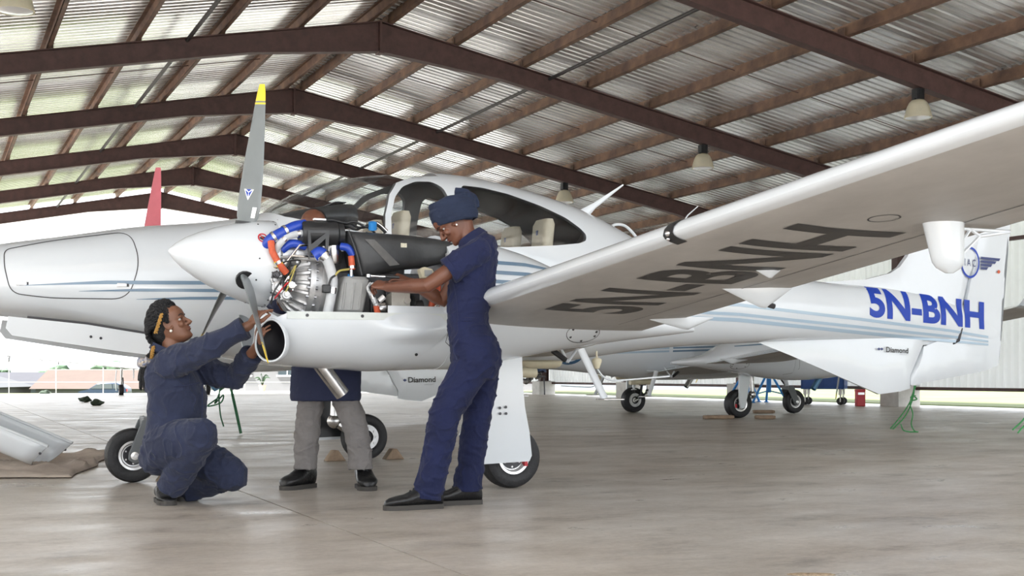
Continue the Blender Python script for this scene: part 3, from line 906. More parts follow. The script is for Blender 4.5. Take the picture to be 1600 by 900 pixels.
def prop_assembly(parent, side, ang0, cover):
    """propeller and spinner at the front of one nacelle"""
    axd = V3((1, 0, -0.10)).normalized()
    C = A(-1.737, SN * side, 1.352)
    rot = Matrix.Rotation(math.atan(0.10), 3, 'Y')       # tips the disc with the thrust line
    sp = MB(); prof = [(0.0, -0.40), (0.012, -0.396), (0.045, -0.365), (0.085, -0.315), (0.125, -0.245), (0.162, -0.165), (0.193, -0.08), (0.218, 0.0), (0.236, 0.075), (0.243, 0.13), (0.243, 0.16), (0.225, 0.16), (0.05, 0.158)]
    sp.lathe(prof, C, axd, 48)
    spin = sp.build('spinner', M_white, parent, smooth=35)
    # prop shaft behind the spinner
    MB().lathe([(0.06, 0.15), (0.06, 0.27), (0.13, 0.28), (0.13, 0.31), (0.02, 0.31)], C, axd, 24).build('prop_flange', M_alu, spin)
    rows = blade_mesh()
    for i in range(3):
        a = math.radians(ang0 + 120 * i)            # angle from up, towards +s
        Rm = rot @ Matrix.Rotation(a, 3, 'X')
        if cover:
            mb = MB(); mb.loft([[C + Rm @ p for p in blade_section(r, PROP_R * 1.02, 14, 1.25)] for r in rows[2:]])
            mb.build('blade_cover', M_redcloth, spin)
            continue
        def piece(r0, r1, nm, mt, k=1.0):
            rs = []
            tabr = [(r[0], r[1], r[2], r[3]) for r in rows]
            n = max(2, int((r1 - r0) / 0.05))
            for j in range(n + 1):
                x = r0 + (r1 - r0) * j / n; q = table(tabr, x); rs.append(blade_section((x, *q), PROP_R, 16, k))
            mb = MB(); mb.loft([[C + Rm @ p for p in ring] for ring in rs])
            return mb.build(nm, mt, spin, smooth=40)
        piece(0.10, 0.905, 'blade', M_prop)
        piece(0.905, 1.0, 'blade_tip', M_yellow)
        piece(0.886, 0.896, 'blade_band', M_yellow, 1.03)
        # black collar stands in for the shade inside the blade cut-out
        mb = MB(); d = Rm @ V3((0, 0, 1)); mb.tube([C + d * 0.17, C + d * 0.218], [0.058, 0.055], 16)
        mb.build('blade_cutout_shade', M_blk, spin)
        if i == 0 and side > 0:
            # maker's triangle and data plate on the upright blade
            def on_blade(u, rr, off):
                q = table(rows, rr); ch, th, tw = q; aa = -math.radians(90 - tw)
                x = ch * u; y = -(th * 0.5 + off)
                return C + Rm @ V3((x * math.cos(aa) - y * math.sin(aa), x * math.sin(aa) + y * math.cos(aa), rr * PROP_R))
            def plate(pts, nm, mt, off):
                f_ = [on_blade(u, r_, off) for u, r_ in pts]; b_ = [on_blade(u, r_, off - 0.002) for u, r_ in pts]; n = len(pts)
                MB().add(f_ + b_, [tuple(range(n)), tuple(range(2 * n - 1, n - 1, -1))] + [(k, n + k, n + (k + 1) % n, (k + 1) % n) for k in range(n)]).build(nm, mt, spin, smooth=0)
            plate([(-0.16, 0.405), (0.28, 0.405), (0.06, 0.342)], 'badge', M_lampin, 0.0015)
            plate([(-0.10, 0.400), (0.05, 0.385), (0.03, 0.362)], 'badge_mark', M_bluetext, 0.003)
            plate([(0.22, 0.400), (0.07, 0.385), (0.09, 0.362)], 'badge_mark', M_bluetext, 0.003)
            plate([(-0.06, 0.4045), (0.18, 0.4045), (0.06, 0.391)], 'badge_mark', M_bluetext, 0.003)
            plate([(0.30, 0.305), (0.48, 0.305), (0.48, 0.245), (0.30, 0.245)], 'data_plate', M_lampin, -0.001)
    # screws on the spinner skirt
    mb = MB(); a0, b0 = frame_from(axd)
    for k in range(24):
        th = 2 * PI * k / 24
        for hh, rr in ((0.145, 0.243), (0.05, 0.231)) if k % 2 == 0 else ((0.145, 0.243),):
            d = a0 * math.cos(th) + b0 * math.sin(th)
            disc(mb, C + axd * hh + d * (rr - 0.001), d, 0.005, 0.003, 8)
    mb.build('spinner_screws', M_bolt, spin, smooth=0)['kind'] = 'stuff'
    if side > 0:
        # no-hand warning roundel
        th = math.radians(0)
        def sp_pt(hh, z, off):
            rr = table([(p[1], p[0]) for p in prof[:11]], hh)[0] + off
            y = -math.sqrt(max(rr * rr - z * z, 0))
            up_ = V3((0.0995, 0, 0.995)); 
            return C + axd * hh + up_ * z + V3((0, y, 0))
        h0, z0 = 0.062, 0.118
        mb = MB(); n = 28
        vs = []
        for k in range(n):
            a = 2 * PI * k / n
            for rr in (0.019, 0.026): vs.append(sp_pt(h0 + rr * math.cos(a), z0 + rr * math.sin(a), 0.003))
        mb.add(vs, [(2 * k, 2 * ((k + 1) % n), 2 * ((k + 1) % n) + 1, 2 * k + 1) for k in range(n)])
        w_ = 0.003
        mb.add([sp_pt(h0 + x, z0 + y, 0.004) for x, y in ((-0.015, 0.011), (0.013, -0.017), (0.017, -0.013), (-0.011, 0.015))], [(0, 1, 2, 3)])
        mb.build('warning_ring', M_red, spin, smooth=0, fix=False)
        hand = [(-0.012, -0.008), (-0.004, -0.013), (0.008, -0.011), (0.013, -0.004), (0.012, 0.003), (0.007, 0.009), (0.003, 0.006), (0, 0.011), (-0.003, 0.007), (-0.007, 0.009), (-0.008, 0.003), (-0.013, 0.001)]
        MB().add([sp_pt(h0 + x, z0 + y, 0.0025) for x, y in hand], [tuple(range(len(hand)))]).build('warning_hand', M_darkvinyl, spin, smooth=0, fix=False)
    return spin

def nacelle_parts(root, side, opened):
    nb = cached(('nac', side), lambda: loft_body(NAC, rng(-0.60, 1.25, 36), 48, SN * side).mesh('nacelle', 40))
    nac = part('nacelle', nb, root, M_white)
    if not opened:
        part('engine_cowl', cached(('cowl', side), lambda: loft_body(COWL, [-1.70, -1.69, -1.67] + rng(-1.64, -0.56, 22), 48, SN * side).mesh('engine_cowl', 40)), root, M_white)
    # exhaust pipe under the nacelle
    e0, e1 = (-1.30, 0.80), (-1.155, 0.60)
    mb = MB(); r = 0.043
    P0, P1 = A(e0[0], SN * side, e0[1]), A(e1[0] + 0.01, SN * side, e1[1])
    mb.lathe([(r, 0), (r, (P1 - P0).length), (r - 0.004, (P1 - P0).length), (r - 0.004, 0.02)], P0, P1 - P0, 24, True)
    mb.build('exhaust_pipe', M_steelpipe if side > 0 else mat('blue_tinted_pipe', (0.10, 0.22, 0.36), 0.35, 0.5), root)
    # screws and panel rings on the side of the nacelle
    outline_strip([(-0.62 + 0.0, 1.04), (-0.64, 0.9), (-0.55, 0.84), (-0.42, 0.82)], lambda t, z: nac_surf(max(t, -0.6), z) if t > -0.6 else SN + sec_w(COWL, t, z), 0.004, 0.002, side, 'panel_gap', M_line, nac)
    ring = [(0.30 + 0.13 * math.cos(a) - 0.0, 0.965 + 0.055 * math.sin(a)) for a in rng(0, 2 * PI, 20)]
    outline_strip(ring, nac_surf, 0.004, 0.002, side, 'access_cover', M_line, nac)
    mb = MB()
    for a in rng(0.3, 2 * PI - 0.3, 5):
        t, z = 0.30 + 0.105 * math.cos(a), 0.965 + 0.042 * math.sin(a)
        disc(mb, A(t, (nac_surf(t, z) - 0.001) * side, z), (0, -side, -0.3), 0.008, 0.003, 8)
    mb.build('cover_screws', M_bolt, nac, smooth=0)['kind'] = 'stuff'
    for zc, t1 in ((1.355, 0.16), (1.295, 0.27), (1.24, 0.36)):
        vs, fs = ribbon(dens([(-0.58, zc + 0.02, 0.011), (-0.1, zc + 0.012, 0.011), (t1, zc - 0.015, 0.006)], 0.05), nac_surf)
        side_obj('stripe', vs, fs, M_stripe, nac, side)
    return nac

def gear_main(root, side, chrome):
    c = A(0.02, 1.435 * side, 0.193)
    # oleo leg forward of the wheel with trailing link
    mb = MB(); top = A(-0.22, 1.40 * side, 0.92); knee = A(-0.25, 1.40 * side, 0.33)
    mb.tube([top, A(-0.235, 1.40 * side, 0.62)], 0.042, 14); mb.tube([A(-0.235, 1.40 * side, 0.64), knee], 0.034, 14)
    mb.ball(knee, (0.06, 0.05, 0.06)); mb.tube([knee, A(-0.12, 1.40 * side, 0.24), A(0.02, 1.40 * side, 0.193)], [0.035, 0.03, 0.03], 10)
    leg = mb.build('main_gear_leg', M_steelpipe, root)
    mb = MB(); mb.tube([A(-0.21, 1.36 * side, 0.60), A(-0.10, 1.36 * side, 0.44), A(-0.06, 1.37 * side, 0.22)], 0.022, 8)
    mb.build('shock_absorber', M_bolt, leg)
    MB().tube([knee + V3((0, 0.02, 0)), A(-0.16, 1.37 * side, 0.29), A(-0.08, 1.36 * side, 0.3), A(0.0, 1.36 * side, 0.24)], 0.008, 6).build('brake_hose', M_blk, leg)
    ti = wheel(root, c, 0.193, 0.16, side, None, 'main_wheel', side)
    # brake disc on the inner face with holes
    mb = MB(); ci = A(0.02, 1.435 * side - side * 0.062, 0.193)
    mb.lathe([(0.06, 0), (0.105, 0), (0.105, 0.008), (0.06, 0.008)], ci, (0, side, 0), 28, False)
    for k in range(10):
        a = 2 * PI * k / 10; p = ci + V3((math.cos(a) * 0.083, 0, math.sin(a) * 0.083))
        mb.lathe([(0.011, -0.002), (0.011, 0.016), (0.004, 0.016)], p, (0, side, 0), 8)
    mb.build('brake_disc', M_alu, ti)
    mb = MB(); mb.box(A(0.1, 1.49 * side, 0.165), (0.022, 0.045, 0.05)); mb.build('wear_marker', M_red, ti, smooth=0)
    # gear door plate carried by the leg
    pl = [(-0.205, 0.835), (0.035, 0.83), (0.032, 0.66), (0.04, 0.52), (0.075, 0.36), (0.10, 0.21), (0.085, 0.175), (-0.235, 0.165), (-0.245, 0.2), (-0.235, 0.45), (-0.21, 0.62)]
    if side < 0: pl = [(t - 0.075 - 0.05 * (0.83 - z), z) for t, z in pl]
    mb = MB(); n = len(pl); s_ = 1.575
    def bow(z): return 0.03 * math.sin((z - 0.16) / 0.67 * PI) 
    mb.add([A(t, (s_ + bow(z)) * side, z) for t, z in pl] + [A(t, (s_ + 0.012 + bow(z)) * side, z) for t, z in pl], [tuple(range(n)), tuple(range(2 * n - 1, n - 1, -1))] + [(k, (k + 1) % n, n + (k + 1) % n, n + k) for k in range(n)])
    door = mb.build('gear_door', M_white, root, smooth=25)
    mb = MB()
    for t, z in ((-0.13, 0.51), (-0.09, 0.515), (-0.128, 0.475), (-0.088, 0.475)):
        disc(mb, A(t, (s_ + 0.011 + bow(z)) * side, z), (0, -side, 0), 0.009, 0.003, 8)
    mb.build('door_screws', M_bolt, door, smooth=0)['kind'] = 'stuff'
    MB().box(A(-0.08, (s_ + 0.005) * side, 0.835), (0.05, 0.03, 0.035)).build('hinge', M_steelpipe, door, bevel=0.003)
    if False: pass
    inn = [(t * 0.93 - 0.005, 0.5 + (z - 0.5) * 0.93) for t, z in pl]
    mb = MB(); mb.add([A(t, (s_ - 0.004 + bow(z)) * side, z) for t, z in inn] + [A(t, (s_ - 0.001 + bow(z)) * side, z) for t, z in inn], [tuple(range(n)), tuple(range(2 * n - 1, n - 1, -1))] + [(k, (k + 1) % n, n + (k + 1) % n, n + k) for k in range(n)])
    mb.build('inner_skin', M_blk, door, smooth=25)
    return ti

def gear_nose(root):
    c = A(-2.072, 0, 0.18)
    ti = wheel(root, c, 0.18, 0.125, 1, None, 'nose_wheel', 1)
    mb = MB()
    poly = [(-2.112, 0.155), (-2.072, 0.128), (-2.025, 0.145), (-1.905, 0.36), (-1.91, 0.41), (-1.99, 0.44), (-2.025, 0.41), (-2.108, 0.20)]
    for sd in (1, -1):
        mb.prism([A(t, 0.085 * sd, z) for t, z in poly], (0, -0.008, 0), (0, 0.008, 0))
    mb.box(A(-1.965, 0, 0.405), (0.10, 0.18, 0.06))
    fork = mb.build('nose_gear_fork', mat('grey_fork', (0.13, 0.14, 0.145), 0.45, 0.2, var=0.1), root, smooth=0, bevel=0.006)
    for sd in (1, -1):
        MB().lathe([(0.0, 0), (0.026, 0), (0.026, 0.016), (0.012, 0.022), (0.012, 0.03), (0, 0.03)], A(-2.072, 0.092 * sd, 0.18), (0, -sd, 0), 20).build('axle_nut', M_lampin, fork)
    MB().tube([A(-1.955, 0, 0.41), A(-1.88, 0, 0.62), A(-1.80, 0, 0.98)], [0.032, 0.034, 0.045], 14).build('nose_strut', M_white, fork)
    MB().tube([A(-1.95, 0.03, 0.43), A(-1.78, 0.04, 0.62), A(-1.55, 0.04, 0.86)], 0.014, 8).build('drag_brace', M_bolt, fork)
    # open bay doors either side
    for sd in (1, -1):
        q = [(-2.86, 0.295, 1.075), (-2.40, 0.33, 1.03), (-1.62, 0.40, 0.905), (-1.60, 0.43, 0.79), (-2.2, 0.40, 0.86), (-2.84, 0.33, 0.955), (-2.875, 0.31, 1.0)]
        n = len(q)
        mb = MB(); mb.add([A(t, s * sd, z) for t, s, z in q] + [A(t, (s - 0.015) * sd, z - 0.002) for t, s, z in q], [tuple(range(n)), tuple(range(2 * n - 1, n - 1, -1))] + [(k, (k + 1) % n, n + (k + 1) % n, n + k) for k in range(n)])
        d = mb.build('nose_gear_door', M_white, root, smooth=20)
        mb = MB(); mb.tube([A(-2.75, 0.29 * sd, 1.072), A(-2.40, 0.325 * sd, 1.037), A(-1.95, 0.365 * sd, 0.965)], 0.008, 8)
        mb.build('hinge_strip', M_line, d)
        mb = MB()
        for t in (-2.38, -2.32): disc(mb, A(t, (0.358) * sd, 0.953 - (t + 2.38) * 0.14), (0, -sd, -0.1), 0.009, 0.006, 8)
        mb.build('door_screws', M_bolt, d, smooth=0)['kind'] = 'stuff'
    return ti

def tail_parts(root):
    # fixed fin and ventral fin as one bevelled plate with an aerofoil-like thickness
    fin_poly = [(2.94, 0.99), (3.3, 0.875), (4.245, 0.541), (4.476, 0.565), (4.585, 0.59), (4.585, 0.70), (4.733, 0.975), (5.083, 1.0), (5.14, 1.116), (5.26, 1.568), (5.345, 1.833), (5.55, 2.62), (5.2, 2.62), (4.95, 2.40), (4.78, 2.12), (4.666, 1.936), (4.56, 1.76), (4.47, 1.66), (4.36, 1.60), (4.1, 1.54), (3.6, 1.5), (3.3, 1.45)]
    rud_poly = [(4.595, 0.618), (5.486, 0.749), (5.651, 0.797), (5.672, 1.1), (5.695, 1.493), (5.771, 1.956), (5.86, 2.60), (5.56, 2.60), (5.355, 1.833), (5.27, 1.568), (5.15, 1.112), (5.094, 0.988), (4.745, 0.962), (4.595, 0.695)]
    def plate(poly, fn, nm):
        # grid-free: triangulated faces offset by a thickness function, subdivided
        bm = bmesh.new()
        vs = [bm.verts.new((t, 0, z)) for t, z in poly]
        bm.faces.new(vs); bmesh.ops.triangulate(bm, faces=bm.faces[:])
        for _ in range(3): 
            es = [e for e in bm.edges if e.calc_length() > 0.12]
            if es: bmesh.ops.subdivide_edges(bm, edges=es, cuts=1); bmesh.ops.triangulate(bm, faces=bm.faces[:])
        bm.verts.ensure_lookup_table()
        front = {}; mb = MB(); N = len(bm.verts)
        V = [v.co.copy() for v in bm.verts]; bd = [v.is_boundary for v in bm.verts]
        top = [A(v.x, fn(v.x, v.z) * (0.45 if b else 1), v.z) for v, b in zip(V, bd)]; bot = [A(v.x, -fn(v.x, v.z) * (0.45 if b else 1), v.z) for v, b in zip(V, bd)]
        fs = []
        for f_ in bm.faces: 
            ix = [v.index for v in f_.verts]; fs.append(tuple(ix)); fs.append(tuple(N + i for i in reversed(ix)))
        for e in bm.edges:
            if e.is_boundary: a, b = e.verts[0].index, e.verts[1].index; fs.append((a, b, N + b, N + a))
        bm.free(); mb.add(top + bot, fs)
        return mb.mesh(nm, 45)
    fin = part('tail_fin', cached('fin', lambda: plate(fin_poly, fin_half, 'tail_fin')), root, M_white)
    rud = part('rudder', cached('rud', lambda: plate(rud_poly, lambda t, z: max(0.006, 0.048 * (5.86 - t) / 0.6) if t > 5.2 else 0.045, 'rudder')), root, M_white)
    hs = MB(); rings = []
    for s in rng(-1.65, 1.65, 12):
        c = 0.62 - 0.12 * abs(s) / 1.65; rings.append([A(5.22 + 0.08 * abs(s) / 1.65 + c * (0.5 - 0.5 * math.cos(a)), s, 2.62 + 0.035 * math.sin(a)) for a in rng(0, 2 * PI, 16)[:-1]])
    hs.loft(rings); part('tailplane', cached('hs', lambda: hs.mesh('tailplane', 40)), root, M_white)
    MB().tube([A(5.06, 0.03, 0.985), A(5.12, 0.055, 1.02), A(5.155, 0.055, 1.13)], 0.014, 8).build('rudder_horn', M_bolt, rud)
    MB().box(A(5.08, 0.045, 1.135), (0.06, 0.03, 0.05)).build('horn_fairing', M_white, rud, bevel=0.006)
    return fin, rud

def under_wing(root, side):
    """hinge fairings, probe pod, steps, panel gap lines below one wing"""
    def spike(c, ln, wd, dp, nm):
        t0, s0 = c
        mb = MB(); rings = []
        for u in rng(0, 1, 14):
            t = t0 + ln * u; k = math.sin(PI * min(u * 1.0, 0.62) / 1.24) if u < 0.62 else 1 - 0.0 * u
            wv = wd * (u / 0.62 if u < 0.62 else 1 - 0.75 * (u - 0.62) / 0.38); d = dp * (u / 0.62 if u < 0.62 else 1 - 0.9 * (u - 0.62) / 0.38)
            zc = wing_z(s0, t) + 0.01
            rings.append([A(t, s0 * side + wv * math.cos(a) * 0.5, zc - max(d, 0.002) * max(0, math.sin(a))) for a in rng(0, PI, 8)])
        mb.loft(rings)
        return mb.build(nm, M_white, root, smooth=40)
    spike((0.22, 3.45), 0.45, 0.075, 0.115, 'flap_fairing')
    spike((0.06, 3.95), 0.17, 0.05, 0.05, 'vent_fairing')
    spike((0.45, 2.35), 0.48, 0.08, 0.08, 'flap_fairing')
    MB().tube([A(0.44, 3.45 * side, wing_z(3.45, 0.44) - 0.06), A(0.56, 3.45 * side, wing_z(3.45, 0.56) - 0.09)], 0.014, 8).build('flap_rod', M_bolt, root)
    # outer pod with lattice bracket
    s0, t0 = 4.97, 0.13
    mb = MB(); zt = wing_z(s0, t0) + 0.01
    rings = []
    for u in rng(0, 1, 10):
        z = zt - 0.20 * u; k = (1 - 0.30 * u) * (1 if u < 0.75 else math.sqrt(max(0.02, 1 - ((u - 0.75) / 0.26) ** 2)))
        rings.append([A(t0 + 0.10 + 0.03 * u + 0.10 * k * math.cos(a), s0 * side + 0.05 * k * math.sin(a), z) for a in rng(0, 2 * PI, 20)[:-1]])
    mb.loft(rings); mb.build('aileron_pod', M_white, root)
    mb = MB(); ta = t0 + 0.19
    P = lambda t, z: A(t, s0 * side, z)
    zl = wing_z(s0, 0.4)
    for a, b in (((ta, zl - 0.02), (ta + 0.26, zl - 0.02)), ((ta, zl - 0.125), (ta + 0.10, zl - 0.045)), ((ta + 0.10, zl - 0.045), (ta + 0.26, zl - 0.02)), ((ta, zl - 0.08), (ta + 0.05, zl - 0.02)), ((ta + 0.05, zl - 0.02), (ta + 0.10, zl - 0.045))):
        mb.tube([P(*a), P(*b)], 0.007, 6)
    mb.build('aileron_bracket', M_white, root)
    # control-surface gap line
    mb = MB(); vs = []
    for s in rng(2.15, 6.5, 40):
        tl, c, zl = wing_row(s)
        for dx in (0.0, 0.006): vs.append(A(tl + c * 0.755 + dx, s * side, wing_z(s, tl + c * 0.755 + dx) - 0.002))
    mb.add(vs, [(2 * i, 2 * i + 1, 2 * i + 3, 2 * i + 2) for i in range(40)])
    mb.build('flap_gap', M_line, root, smooth=0, fix=False)
    mb = MB(); vs = []
    for a in rng(0, 2 * PI, 28):
        for r in (0.056, 0.062): vs.append((-0.09 + r * math.cos(a), 5.0 + r * math.sin(a)))
    mb.add([A(t, s * side, wing_z(s, t) - 0.0018) for t, s in vs], [(2 * i, 2 * i + 1, 2 * i + 3, 2 * i + 2) for i in range(28)])
    mb.build('tank_cover_ring', M_line, root, smooth=0, fix=False)
    # stall / light cut-out in the leading edge
    tl, c, zl = wing_row(4.27)
    mb = MB(); rings = []
    for s in (4.235, 4.305):
        tl, c, zl = wing_row(s)
        rings.append([A(tl + c * x - 0.003, s * side, wing_z(s, tl + c * x, lo) + (-0.003 if lo else 0.003)) for x, lo in ((0.05, False), (0.02, False), (0.005, False), (0.0, True), (0.008, True), (0.03, True), (0.06, True))])
    mb.loft(rings, False, False, False); lp = mb.build('light_recess', M_blk, root)
    mb = MB(); q = table(WING, 4.27); mb.ball(A(q[0] - 0.004, 4.27 * side, q[2]), (0.01, 0.016, 0.012)); mb.ball(A(q[0] + 0.012, 4.25 * side, q[2] - 0.02), (0.008, 0.01, 0.008))
    mb.build('light_lens', M_chrome, lp)

def stripes(root, side):
    for pts, m in (([(-2.80, 1.262, 0.001), (-2.3, 1.29, 0.011), (-1.4, 1.305, 0.012), (2.6, 1.27, 0.013), (3.9, 1.185, 0.013), (5.0, 1.105, 0.012), (5.5, 1.055, 0.01)], M_stripe),
                   ([(-2.46, 1.232, 0.001), (-2.1, 1.246, 0.009), (-1.4, 1.255, 0.011), (2.6, 1.195, 0.012), (3.9, 1.12, 0.012), (5.0, 1.055, 0.011), (5.5, 1.015, 0.009)], M_stripe),
                   ([(-2.12, 1.188, 0.001), (-1.8, 1.2, 0.009), (-1.4, 1.208, 0.011), (2.6, 1.15, 0.015), (3.9, 1.075, 0.014), (5.0, 1.015, 0.012), (5.5, 0.985, 0.009)], M_stripe)):
        d = dens(pts, 0.06)
        vs, fs = ribbon([p for p in d if p[0] <= 0.6], fus_surf)
        side_obj('stripe', vs, fs, M_stripe, root, side)
        vs, fs = ribbon([p for p in d if p[0] >= 0.54], side_s)
        side_obj('stripe', vs, fs, M_stripe2, root, side)

def cabin(root):
    def seat(t, s, zt, k=1.0):
        mb = MB(); 
        rings = []
        for z, w, th, dt in ((0.0, 0.2, 0.06, 0), (0.30, 0.21, 0.065, 0.05), (0.46, 0.16, 0.055, 0.08), (0.50, 0.115, 0.05, 0.085), (0.66, 0.12, 0.05, 0.10), (0.70, 0.10, 0.035, 0.105)):
            zz = zt - 0.70 + z
            rings.append([A(t + dt + th * math.copysign(abs(math.cos(a)) ** 0.6, math.cos(a)), s + w * math.copysign(abs(math.sin(a)) ** 0.5, math.sin(a)), zz) for a in rng(0, 2 * PI, 24)[:-1]])
        mb.loft(rings)
        b = mb.build('cabin_seat', M_seat, root)
        MB().box(A(t + 0.045, s - 0.0, zt - 0.10), (0.006, 0.03, 0.035)).build('seat_badge', M_navytext, b)
        return b
    seat(-0.39, 0.29, 1.855); seat(-0.39, -0.29, 1.855); seat(0.74, 0.28, 1.86); seat(0.74, -0.28, 1.86)
    # glare shield over the instrument panel
    mb = MB(); rings = []
    for t, zc, hw_, th in ((-1.20, 1.765, 0.42, 0.02), (-1.05, 1.80, 0.46, 0.03), (-0.86, 1.835, 0.48, 0.035), (-0.72, 1.845, 0.48, 0.05), (-0.66, 1.83, 0.47, 0.07)):
        rings.append([A(t, hw_ * math.copysign(abs(math.cos(a)) ** 0.45, math.cos(a)), zc - 0.05 + (th + 0.05) * math.sin(a) * (1 - 0.12 * math.cos(a) ** 2) if math.sin(a) > 0 else zc - 0.05 + 0.10 * math.sin(a)) for a in rng(0, 2 * PI, 28)[:-1]])
    mb.loft(rings); gs = mb.build('glare_shield', M_char, root)
    MB().box(A(-0.70, 0, 1.62), (0.05, 0.9, 0.32)).build('instrument_panel', M_blk, gs, bevel=0.01)
    MB().box(A(-0.73, 0.05, 1.90), (0.08, 0.5, 0.006)).build('glare_trim', M_blk, gs)

def small_bits(root):
    # antennas, steps, probes below and above the fuselage
    mb = MB(); mb.tube([A(1.30, 0, 1.94), A(1.42, 0, 2.03), A(1.68, 0, 2.21)], [0.05, 0.022, 0.006], 10, b=[0.008, 0.006, 0.004], up=(1, 0, 0)); mb.build('whip_antenna', M_white, root)
    mb = MB(); mb.tube(spline([A(1.55, 0, 1.84), A(1.60, 0, 1.89), A(1.70, 0, 1.885), A(1.80, 0, 1.80), A(1.82, 0, 1.74)], 5), 0.012, 8); mb.build('loop_antenna', M_white, root)
    MB().tube([A(2.05, 0, 1.68), A(2.28, 0, 2.0), A(2.38, 0, 2.08)], [0.012, 0.006, 0.004], 8).build('whip_antenna', M_white, root)
    for sd in (1, -1):
        mb = MB(); P0, P1 = A(0.90, 0.72 * sd, 0.92), A(1.075, 0.78 * sd, 0.545)
        mb.tube([A(0.98, 0.6 * sd, 0.90), A(0.91, 0.70 * sd, 0.895), P0 + (P1 - P0) * 0.08, P1], [0.03, 0.034, 0.034, 0.03], 12, b=[0.014] * 4, up=(1, 0, 0))
        st = mb.build('boarding_step', M_white, root)
        MB().box(P1 + V3((0.045, 0, -0.008)), (0.17, 0.12, 0.012)).build('step_pad', M_steelpipe, st, bevel=0.004)
        # flap hinge bracket next to the fuselage
        mb = MB(); 
        for a, b in ((A(0.66, 0.85 * sd, 0.95), A(0.74, 0.85 * sd, 0.80)), (A(0.86, 0.85 * sd, 0.95), A(0.74, 0.85 * sd, 0.80)), (A(0.60, 0.85 * sd, 0.90), A(0.72, 0.85 * sd, 0.82))): mb.tube([a, b], 0.011, 8)
        mb.build('flap_bracket', M_white, root)
        MB().tube([A(0.62, 0.86 * sd, 0.88), A(0.72, 0.86 * sd, 0.815)], 0.02, 8).build('flap_actuator', M_blk, root)
    mb = MB(); rings = []
    for u in rng(0, 1, 14):
        t = 0.58 + 0.34 * u; r = 0.045 * math.sqrt(max(0.0, 1 - (2 * u - 1) ** 4)) + 0.003
        rings.append([A(t, 0.42 + 0.06 * math.cos(a) * r / 0.045, 0.805 - r * (1 if math.sin(a) < 0 else 0.3) * abs(math.sin(a)) * (-1 if math.sin(a) > 0 else 1)) for a in rng(0, 2 * PI, 14)[:-1]])
    mb.loft(rings); mb.build('belly_fairing', M_ivory, root)
    MB().tube([A(0.50, 0.1, 0.73), A(0.86, 0.1, 0.73)], 0.04, 12).build('belly_tank_drain', M_ivory, root)
    mb = MB(); mb.tube([A(1.30, 0.25, 0.92), A(1.305, 0.25, 0.84)], 0.008, 6); mb.lathe([(0.008, 0.03), (0.036, 0.015), (0.038, 0), (0.02, -0.055), (0.008, -0.06)], A(1.305, 0.25, 0.815), (0, 0, 1), 14)
    an = mb.build('antenna_cone', M_ivory, root)
    MB().tube(spline([A(1.305, 0.25, 0.76), A(1.36, 0.25, 0.70), A(1.43, 0.25, 0.672), A(1.55, 0.25, 0.672), A(1.95, 0.25, 0.70)], 5), 0.007, 6).build('antenna_wire', M_white, an)
    mb = MB(); mb.tube([A(0.22, 1.05, 0.90), A(0.225, 1.05, 0.60)], [0.026, 0.02], 10); mb.box(A(0.225, 1.05, 0.598), (0.08, 0.03, 0.012))
    pr = mb.build('drain_mast', M_white, root)
    for dt in (-0.012, 0.02): MB().tube([A(0.225 + dt, 1.05, 0.595), A(0.227 + dt, 1.05, 0.53)], 0.003, 5).build('drain_wire', M_bolt, pr)

def nose_door(root):
    pts = [(-2.881, 1.49), (-2.6, 1.56), (-2.137, 1.635), (-2.10, 1.56), (-2.112, 1.42), (-2.14, 1.29), (-2.18, 1.215), (-2.24, 1.185), (-2.45, 1.19), (-2.70, 1.20), (-2.80, 1.225), (-2.865, 1.29), (-2.885, 1.38)]
    pts = round_poly([pts[0], pts[1], pts[2], (-2.10, 1.42), (-2.17, 1.188), (-2.62, 1.188), (-2.85, 1.215), (-2.885, 1.38)], 8, 0.13)
    d = outline_strip(pts, fus_surf, 0.006, 0.002, 1, 'baggage_door', M_line, root, True)
    for t in (-2.78, -2.20):
        mb = MB(); mb.box(A(t, fus_surf(t, 1.275) - 0.004, 1.275), (0.075, 0.02, 0.024)); l = mb.build('latch', M_lampin, d, bevel=0.004)
        l.rotation_euler = (0, 0, 0)
        MB().box(A(t + 0.026, fus_surf(t, 1.275) + 0.006, 1.275), (0.012, 0.006, 0.018)).build('latch_button', M_bolt, l)
